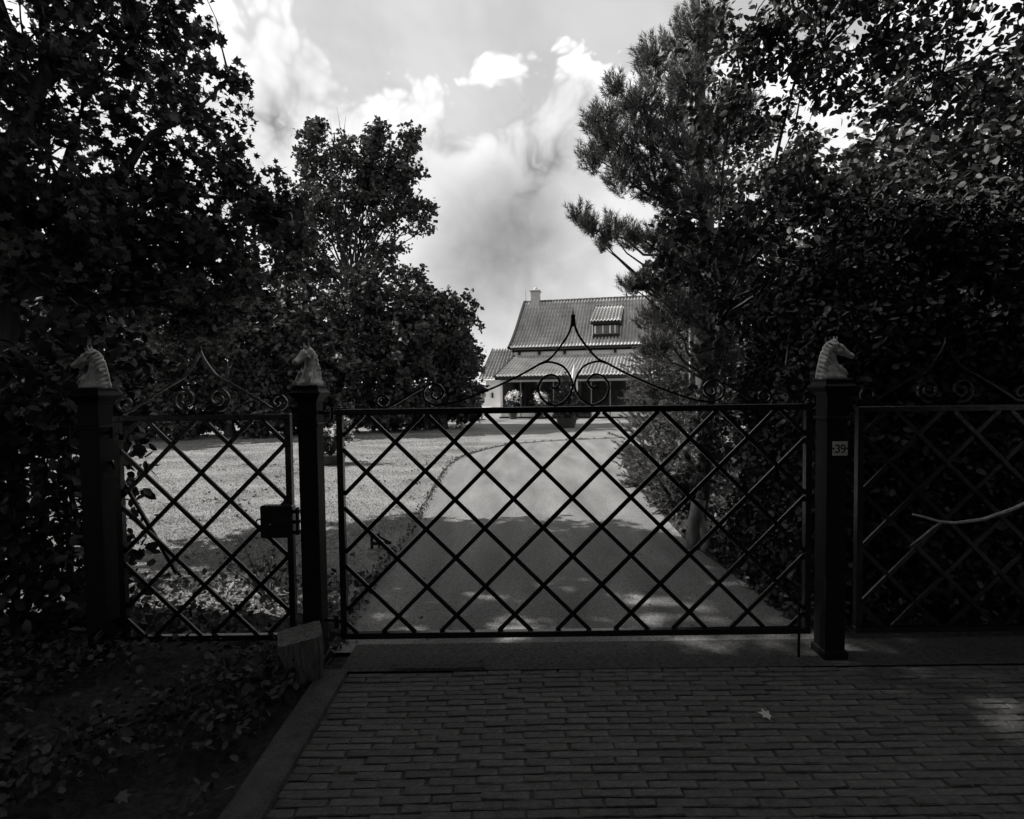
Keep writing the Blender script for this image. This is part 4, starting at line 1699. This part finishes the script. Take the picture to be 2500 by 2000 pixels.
def left_hedge():
    t = thing('hedge', 'dark hedge running off left from the leftmost gate post', 'hedge', (0, 0, 0))
    n = 26000
    q = np.stack([rng.uniform(-8.5, -2.62, n), rng.uniform(3.1, 3.9, n), rng.uniform(0, 1.95, n)], -1)
    q[:, 2] *= 1 + .07 * np.sin(q[:, 0] * 4.1) + .04 * np.sin(q[:, 0] * 11)
    link_mesh('foliage', leaf_mesh('foliage', q, .075 * (.6 + .8 * rng.random(n)), 'oval', .25, .3), M['leaf_hedge'], t)
    mb = MB()
    for k in range(12):
        x = -2.85 - k * .47
        for j in range(3):
            mb.tube(limb_path((x, 3.5, 0), (x + random.uniform(-.3, .3), 3.5 + random.uniform(-.3, .3), random.uniform(1.2, 1.8)), .03, .04, 4), [.025, .02, .016, .01, .005], 5, False)
    mb.build('stems', M['bark'], t)


left_hedge()


# pine
def pine():
    base = at(1735, 1000, 9.2)
    t = thing('pine_tree', 'long-needled pine leaning over the drive in front of the sky', 'tree', (base.x, 9.2, 0))
    b = Vector((base.x, 9.2, 0))
    y = 9.0
    bl = [(1465, 300, 48), (1450, 385, 42), (1500, 345, 62), (1560, 250, 62), (1520, 430, 55), (1590, 350, 78), (1600, 450, 60), (1500, 215, 28), (1640, 270, 60), (1690, 380, 85),
          (1680, 200, 60), (1600, 150, 60), (1720, 470, 70), (1640, 500, 45), (1780, 300, 90), (1700, 90, 80), (1415, 528, 27), (1445, 555, 30), (1490, 565, 38), (1540, 575, 38), (1600, 590, 45), (1470, 600, 14),
          (1540, 700, 26), (1575, 690, 24), (1620, 700, 50), (1680, 640, 70), (1640, 770, 60), (1590, 780, 40), (1600, 850, 40), (1700, 760, 70), (1740, 860, 70), (1780, 650, 80)]
    blobs = []
    for px, py, r in bl:
        yy = y + random.uniform(-.7, .7)
        c = at(px, py, yy)
        blobs.append((Vector(c) - b, .86 * r * yy / F_PX))
    mb = MB()
    top = Vector((at(1700, 60, 9.2).x - b.x, 0, 8.2))
    tp = limb_path((0, 0, -.2), top, 0, .012, 9)
    mb.tube(tp, [.21 * (1 - .8 * i / 9) + .01 for i in range(10)], 10)
    Ps, Ds = [], []
    for c, r in blobs:
        # a limb out from the stem, lower than the clump
        zt = max(1.2, c.z - .45 * (Vector((c.x, c.y)).length) * .5 - .1)
        f = min(.95, zt / 8.2)
        s = tp[int(f * 9)]
        lp = limb_path(s, c, -.04, .03, 6)
        mb.tube(lp, [.034, .030, .026, .022, .017, .012, .006], 6, False)
        k = int(900 * r * r) + 16
        d = unit(rng.normal(size=(k, 3)))
        rad = r * (rng.random((k, 1)) ** .45)
        pos = np.array(c)[None] + d * rad
        dr = unit(d * .8 + np.array([-.15, 0, 1.1]) + rng.normal(size=(k, 3)) * .25)
        Ps.append(pos - dr * .10)
        Ds.append(dr)
        for q in pos[::5]:
            mb.tube(limb_path(c, q, 0, .05, 2), [.010, .007, .005], 4, False)
    Ps, Ds = np.concatenate(Ps), np.concatenate(Ds)
    mb.build('trunk', M['bark'], t, True)
    ln = .17 + .12 * rng.random(len(Ps))
    link_mesh('needles', shoot_needles('needles', Ps, Ds, ln, 40, .105, .010, .62), M['needle'], t)


pine()


def juniper(label, px, y, bl, seed):
    b = at(px, 1100, y)
    b = Vector((b.x, y, 0))
    t = thing('juniper_shrub', label, 'shrub', tuple(b), 0, 'feathery conifers along the drive')
    mb = MB()
    Ps, Ds = [], []
    for a, c, r in bl:
        yy = y + random.uniform(-.4, .4)
        ctr = Vector(at(a, c, yy)) - b
        rr = r * yy / F_PX
        mb.tube(limb_path((random.uniform(-.1, .1), random.uniform(-.1, .1), -.05), ctr, .05, .05, 5), [.04, .034, .028, .02, .014, .008], 6, False)
        k = int(300 * rr * rr) + 10
        d = unit(rng.normal(size=(k, 3)))
        rad = rr * (.3 + .7 * rng.random((k, 1)) ** .6)
        pos = np.array(ctr)[None] + d * rad
        pos[:, 2] = np.maximum(pos[:, 2], .05)
        dr = unit(d * np.array([1, 1, .5]) + np.array([-.35, -.2, .35]) + rng.normal(size=(k, 3)) * .3)
        Ps.append(pos - dr * .12)
        Ds.append(dr)
        for q in pos[::3]:
            mb.tube(limb_path(ctr, q, .02, .05, 2), [.008, .006, .004], 4, False)
    Ps, Ds = np.concatenate(Ps), np.concatenate(Ds)
    mb.build('branches', M['bark'], t, True)
    ln = .20 + .16 * rng.random(len(Ps))
    link_mesh('sprays', shoot_needles('sprays', Ps, Ds, ln, 80, .055, .011, .55), M['juniper'], t)


juniper('feathery grey conifer with a drooping bough beside the veranda', 1640, 11.0, [(1570, 900, 48), (1600, 950, 70), (1560, 975, 45), (1660, 900, 70), (1650, 1010, 75), (1545, 1030, 32), (1580, 880, 28)], 1)
juniper('low spreading conifer spilling onto the drive edge', 1640, 8.6, [(1570, 1085, 55), (1600, 1150, 65), (1640, 1100, 70), (1630, 1210, 50), (1545, 1120, 36), (1680, 1170, 60), (1590, 1030, 50), (1670, 1040, 60), (1590, 1205, 42), (1640, 1245, 36), (1560, 1165, 40), (1690, 1235, 44), (1740, 1080, 55), (1735, 1160, 50), (1765, 1000, 60), (1735, 980, 50)], 2)

juniper('near juniper bush between the pale trunk and the drive edge', 1665, 7.0, [(1640, 1185, 52), (1602, 1160, 42), (1690, 1205, 50), (1660, 1120, 55), (1725, 1150, 55), (1640, 1225, 30), (1735, 1080, 50)], 3)


# trees filling behind the pine, right of the house, and behind the hedge
for lab, px, y, bl in (('dark broad tree behind the pine, right of the house', 1850, 14, [(1700, 620, 120), (1800, 700, 160), (1780, 850, 160), (1950, 800, 190), (1700, 900, 110), (2000, 600, 170), (1850, 980, 120), (1880, 420, 150)]),
                       ('dark broad tree at the far right behind the fence panel', 2300, 10, [(2150, 700, 190), (2300, 800, 230), (2450, 600, 240), (2200, 950, 180), (2400, 1000, 190), (2100, 480, 140), (2350, 350, 200)])):
    b = at(px, 1040, y)
    tree('background_tree', lab, 'tree', (b.x, y, 0), [PB(a, c, y + random.uniform(-.5, .5), r) for a, c, r in bl], M['leaf_far'], M['bark'], .18, 1.8, 34, .22, 32, .17, 'quad', 5, 'trees at the right of the drive')


# street trees behind and above the viewer: the foreground lies in their shade
def street_tree(label, x, y, h, blobs):
    b = Vector((x, y, 0))
    return tree('street_tree', label, 'tree', (x, y, 0), [(Vector(c), r) for c, r in blobs], M['leaf_far'], M['bark'], .24, h * .42, 26, .30, 40, .24, 'quad', 0, 'street trees behind the viewer')


street_tree('street tree left of the viewer, outside the picture', -4.6, -0.6, 8,
            [((-4.5, 1.0, 5.6), 2.0), ((-6.5, 0.5, 5.0), 2.2), ((-3.2, -.6, 6.2), 1.9), ((-1.6, 0.2, 6.4), 1.6), ((-5.5, -2.5, 5.6), 2.4), ((-7.5, 2.4, 5.2), 1.9), ((-8, -1.0, 4.2), 2.2), ((-3.5, -3, 4.4), 2.2), ((-6.5, 2.0, 7.2), 1.8), ((-7.4, 1.2, 2.8), 1.6), ((-4.6, 2.4, 4.9), 1.3), ((-3.0, 1.6, 4.7), 1.2), ((-6.0, 3.0, 6.6), 1.5), ((-8.6, 3.2, 7.2), 1.9), ((-9.5, 1.5, 6.0), 2.2), ((-4.4, .4, 7.6), 1.6)])
street_tree('street tree behind the viewer, outside the picture', 0.5, -5.5, 8,
            [((0.5, -3.5, 6.0), 2.2), ((-1.5, -5.0, 5.4), 2.4), ((2.6, -4.6, 5.4), 2.4), ((0.6, -6.5, 4.0), 2.5), ((.8, -1.8, 6.8), 1.6), ((-2.5, -6.8, 3.2), 2.2), ((3.4, -6.8, 3.2), 2.2), ((0.3, -7.6, 1.8), 2.0)])
street_tree('street tree right of the viewer, outside the picture', 5.6, -1.2, 8,
            [((4.6, 0.2, 5.6), 2.1), ((6.4, 1.2, 4.6), 2.1), ((3.0, -1.4, 6.2), 1.9), ((6.0, -2.6, 5.0), 2.4), ((7.4, -1.0, 3.4), 2.2), ((2.4, 0.6, 6.4), 1.3), ((8.0, 2.6, 3.4), 2.2), ((7, -4.5, 2.6), 2.2)])
for lab, x in (('clipped hedge across the street behind the viewer, left half', -6.0), ('clipped hedge across the street behind the viewer, right half', 6.0)):
    t = thing('street_hedge', lab, 'hedge', (x, -9.5, 0), 0, 'hedges across the street')
    n = 9000
    q = np.stack([rng.uniform(-6, 6, n), rng.uniform(-.6, .6, n), rng.uniform(0, 3.0, n)], -1)
    link_mesh('foliage', leaf_mesh('foliage', q, .28 * (.6 + .8 * rng.random(n)), 'quad', .2), M['leaf_far'], t)


# ================================================================== GRASS, LOW PLANTS, LEAVES
def lawn_grass():
    n = 110000
    y = 3.4 + (rng.random(n) ** 1.7) * 15.0
    x = -rng.random(n) * (1.0 * y + .6) - 1.0
    e = np.array([(p.x, p.y) for p in edge_line])
    ex = np.interp(y, e[:60, 1], e[:60, 0])
    keep = (x < ex - .0)
    x, y = x[keep], y[keep]
    n = len(x)
    h = (.010 + .015 * rng.random(n)) * (1 + .3 * np.sin(x * 3) * np.sin(y * 2.3))
    w = .0035 + .0006 * y
    az = rng.random(n) * 2 * np.pi
    lean = rng.normal(size=(n, 2)) * .45
    base = np.stack([x, y, np.full(n, .028)], -1)
    s = np.stack([np.cos(az), np.sin(az), np.zeros(n)], -1) * w[:, None]
    tip = base + np.stack([lean[:, 0] * h, lean[:, 1] * h, h], -1)
    V = np.stack([base - s, base + s, tip], 1).reshape(-1, 3)
    o = link_mesh('grass', tri_mesh('grass', V, np.arange(len(V)).reshape(-1, 3)), M['grass'])
    tag(o, 'short turf of the lawn left of the drive', 'grass', None, 'stuff')


lawn_grass()


def edge_clods():
    """weeds and crumbs in the seam between lawn and drive"""
    P = []
    for i, e in enumerate(edge_line[:70]):
        k = int(14 + 10 * random.random())
        for _ in range(k):
            P.append((e.x + random.gauss(-.02, .035), e.y + random.uniform(-.12, .12), .03 + random.random() * .02))
    P = np.array(P)
    o = link_mesh('edge_weeds', leaf_mesh('edge_weeds', P, .035 * (.5 + rng.random(len(P))), 'quad', .3), M['leaf_mid'])
    tag(o, 'dark ragged weeds along the seam of lawn and drive', 'weeds', None, 'stuff')


edge_clods()


def ground_cover():
    n = 2300
    x = rng.uniform(-3.4, -1.12, n)
    y = 3.25 + rng.random(n) ** 1.7 * 1.3
    z = .05 + .16 * rng.random(n) ** 2 * (0.5 + .5 * np.sin(x * 4 + 1) * np.cos(y * 5))
    P = np.stack([x, y, z], -1)
    o = link_mesh('ground_cover', leaf_mesh('ground_cover', P, .045 * (.5 + rng.random(n)), 'oval', .7), M['leaf_near'])
    tag(o, 'low leafy plants under the narrow gate', 'plants', None, 'stuff')


ground_cover()


def scatter(name, label, cat, P, size, m, shape='oval', up=1.6):
    o = link_mesh(name, leaf_mesh(name, P, size, shape, up), m)
    tag(o, label, cat, None, 'stuff')


def litter():
    # ivy and old leaves on the earth bank in front
    n = 15000
    x = rng.uniform(-4.4, -1.12, n)
    y = rng.uniform(.9, 3.1, n)
    clump = np.sin(x * 3.1 + y * 1.7) + np.sin(x * 5.3 - y * 4.1 + 1) + rng.normal(size=n) * .5
    keep = clump > -.7
    x, y = x[keep], y[keep]
    P = np.stack([x, y, .10 + .05 * np.clip(-1.5 - x, 0, 1) + rng.random(len(x)) * .07], -1)
    scatter('ground_ivy', 'dark ivy creeping over the earth left of the kerb', 'ivy', P, .036 * (.5 + 1.1 * rng.random(len(P))), M['leaf_hedge'], 'oval', .9)
    # and along the foot of the hedge, round the pale trunk
    n = 3600
    y = 3.4 + rng.random(n) * 4.2
    x = np.where(y < 5.2, 1.88 + rng.random(n) ** 2 * .35, 1.86 + rng.random(n) ** 1.3 * 1.5)
    P = np.stack([x, y, .02 + rng.random(n) ** 2 * .16], -1)
    scatter('hedge_ivy', 'dark ivy along the foot of the hedge and trunk', 'ivy', P, .045 * (.5 + rng.random(n)), M['leaf_hedge'], 'oval', .8)
    # weeds in the turf
    c = np.stack([rng.uniform(-7.5, -1.2, 150), rng.uniform(4.2, 13, 150)], -1)
    e = np.array([(p.x, p.y) for p in edge_line])
    c = c[c[:, 0] < np.interp(c[:, 1], e[:60, 1], e[:60, 0]) - .1]
    q = np.repeat(c, 9, axis=0) + rng.normal(size=(len(c) * 9, 2)) * .045
    P = np.column_stack([q, np.full(len(q), .045)])
    scatter('lawn_weeds', 'small dark weeds dotted through the turf', 'weeds', P, .035 * (.6 + rng.random(len(P))), M['leaf_mid'], 'quad', 1.2)
    # dry crumbs and leaf bits on the drive, thicker along its edges
    n = 900
    y = 3.3 + rng.random(n) ** 1.3 * 9
    t = rng.random(n)
    t = np.where(rng.random(n) < .55, t ** 4 * .5, 1 - t ** 4 * .5)
    ex = np.interp(y, e[:60, 1], e[:60, 0])
    x = ex + .03 + t * (1.85 - ex)
    P = np.column_stack([x, y, np.full(n, .008)])
    scatter('drive_litter', 'leaf crumbs and twigs scattered on the drive', 'litter', P, .022 * (.4 + 1.2 * rng.random(n)), M['fallen_dim'], 'quad', 2.5)
    n = 420
    P = np.column_stack([rng.uniform(-.9, 3.0, n), 1.6 + rng.random(n) * 1.6, np.full(n, .013)])
    scatter('pavement_litter', 'tiny crumbs on the brick paving', 'litter', P, .010 * (.4 + 1.5 * rng.random(n)), M['fallen_dim'], 'quad', 2.5)


litter()


def wispy_shrub():
    p = ground(655, 1470)
    t = thing('wispy_shrub', 'thin bare-stemmed young shrub behind the lock box', 'shrub', (p.x, p.y, 0.02))
    mb = MB()
    random.seed(33)
    ends = []
    for k in range(16):
        e = Vector((random.uniform(-.28, .28), random.uniform(-.2, .2), random.uniform(.25, .55)))
        mb.tube(limb_path((random.uniform(-.03, .03), 0, 0), e, .03, .03, 4), [.005, .004, .0035, .003, .0015], 4, False)
        ends.append(e)
    mb.build('stems', M['bark'], t)
    P = np.array([tuple(e * random.uniform(.55, 1.05) + Vector((random.gauss(0, .02), random.gauss(0, .02), random.gauss(0, .02)))) for e in ends for _ in range(8)])
    link_mesh('foliage', leaf_mesh('foliage', P, .03 * (.6 + .7 * rng.random(len(P))), 'oval', .4), M['leaf_near'], t)


wispy_shrub()


def fallen_leaves():
    T, Fc = LEAF['maple']
    metas = []
    for k, m in enumerate((M['fallen_dim'], M['fallen_dim'], M['fallen_dim'], M['fallen'])):
        random.seed(40 + k)
        V = [(x, y - .35, z * .6 + .06 * math.sin(x * 5 + k) + .05 * y * y) for x, y, z in T]
        mb = MB()
        mb.add(V, [tuple(f) for f in Fc])
        me = mb.mesh('fallen_leaf')
        me.materials.append(m)
        metas.append(me)
    o = bpy.data.objects.new('fallen_leaf', metas[3])
    COL.objects.link(o)
    g = ground(1870, 1752)
    o.location = (g.x, g.y, .014)
    o.scale = (.064,) * 3
    o.rotation_euler = (R(8), R(-12), R(70))
    tag(o, 'single pale maple leaf lying on the brick paving', 'leaf')
    spots = [(508, 1612, .05), (528, 1632, .045), (565, 1638, .045), (452, 1638, .04), (515, 1668, .045), (470, 1684, .04), (340, 1675, .04), (236, 1730, .05), (408, 1733, .045), (285, 1695, .04),
             (485, 1834, .07), (590, 1786, .05), (575, 1808, .04), (548, 1795, .045), (250, 1828, .05), (395, 1858, .04), (265, 1775, .04), (380, 1706, .04), (330, 1520, .04), (350, 1527, .04),
             (318, 1555, .04), (470, 1550, .04), (640, 1640, .04), (120, 1700, .05), (90, 1820, .05), (160, 1900, .05), (420, 1930, .05), (560, 1940, .045), (300, 1960, .05)]
    for i, (px, py, s) in enumerate(spots):
        g = ground(px, py, .06)
        o = bpy.data.objects.new('fallen_leaf', metas[i % 3])
        COL.objects.link(o)
        o.location = (g.x, g.y, .085 if g.y > 1 else .08)
        o.scale = (s,) * 3
        o.rotation_euler = (random.gauss(0, .35), random.gauss(0, .35), random.random() * 6.28)
        tag(o, 'dry maple leaf lying on the dark earth left of the kerb', 'leaf', 'fallen leaves on the earth')


fallen_leaves()


def twigs():
    a = [at(px, py, 3.0) for px, py in ((2228, 1256), (2262, 1264), (2290, 1273), (2330, 1277), (2400, 1268), (2480, 1240), (2580, 1190), (2660, 1130))]
    t = thing('bare_twig', 'bare twig coloured as if sunlit, curving past the right end of the fence panel', 'twig', tuple(a[0]))
    MB().tube([p - a[0] for p in a], [.006, .007, .007, .008, .009, .010, .011, .012], 8).build('stem', M['twig'], t, True)  # sunlight on the stem is put into its pale colour
    b = [at(px, py, 3.0) for px, py in ((2222, 1333), (2253, 1309), (2278, 1288), (2300, 1274))]
    MB().tube([p - a[0] for p in b], [.003, .005, .005, .006], 6).build('sunlit_bar_shoot', M['twig'], t, True)  # gleam of a sunlit lattice bar, built as a pale shoot


twigs()
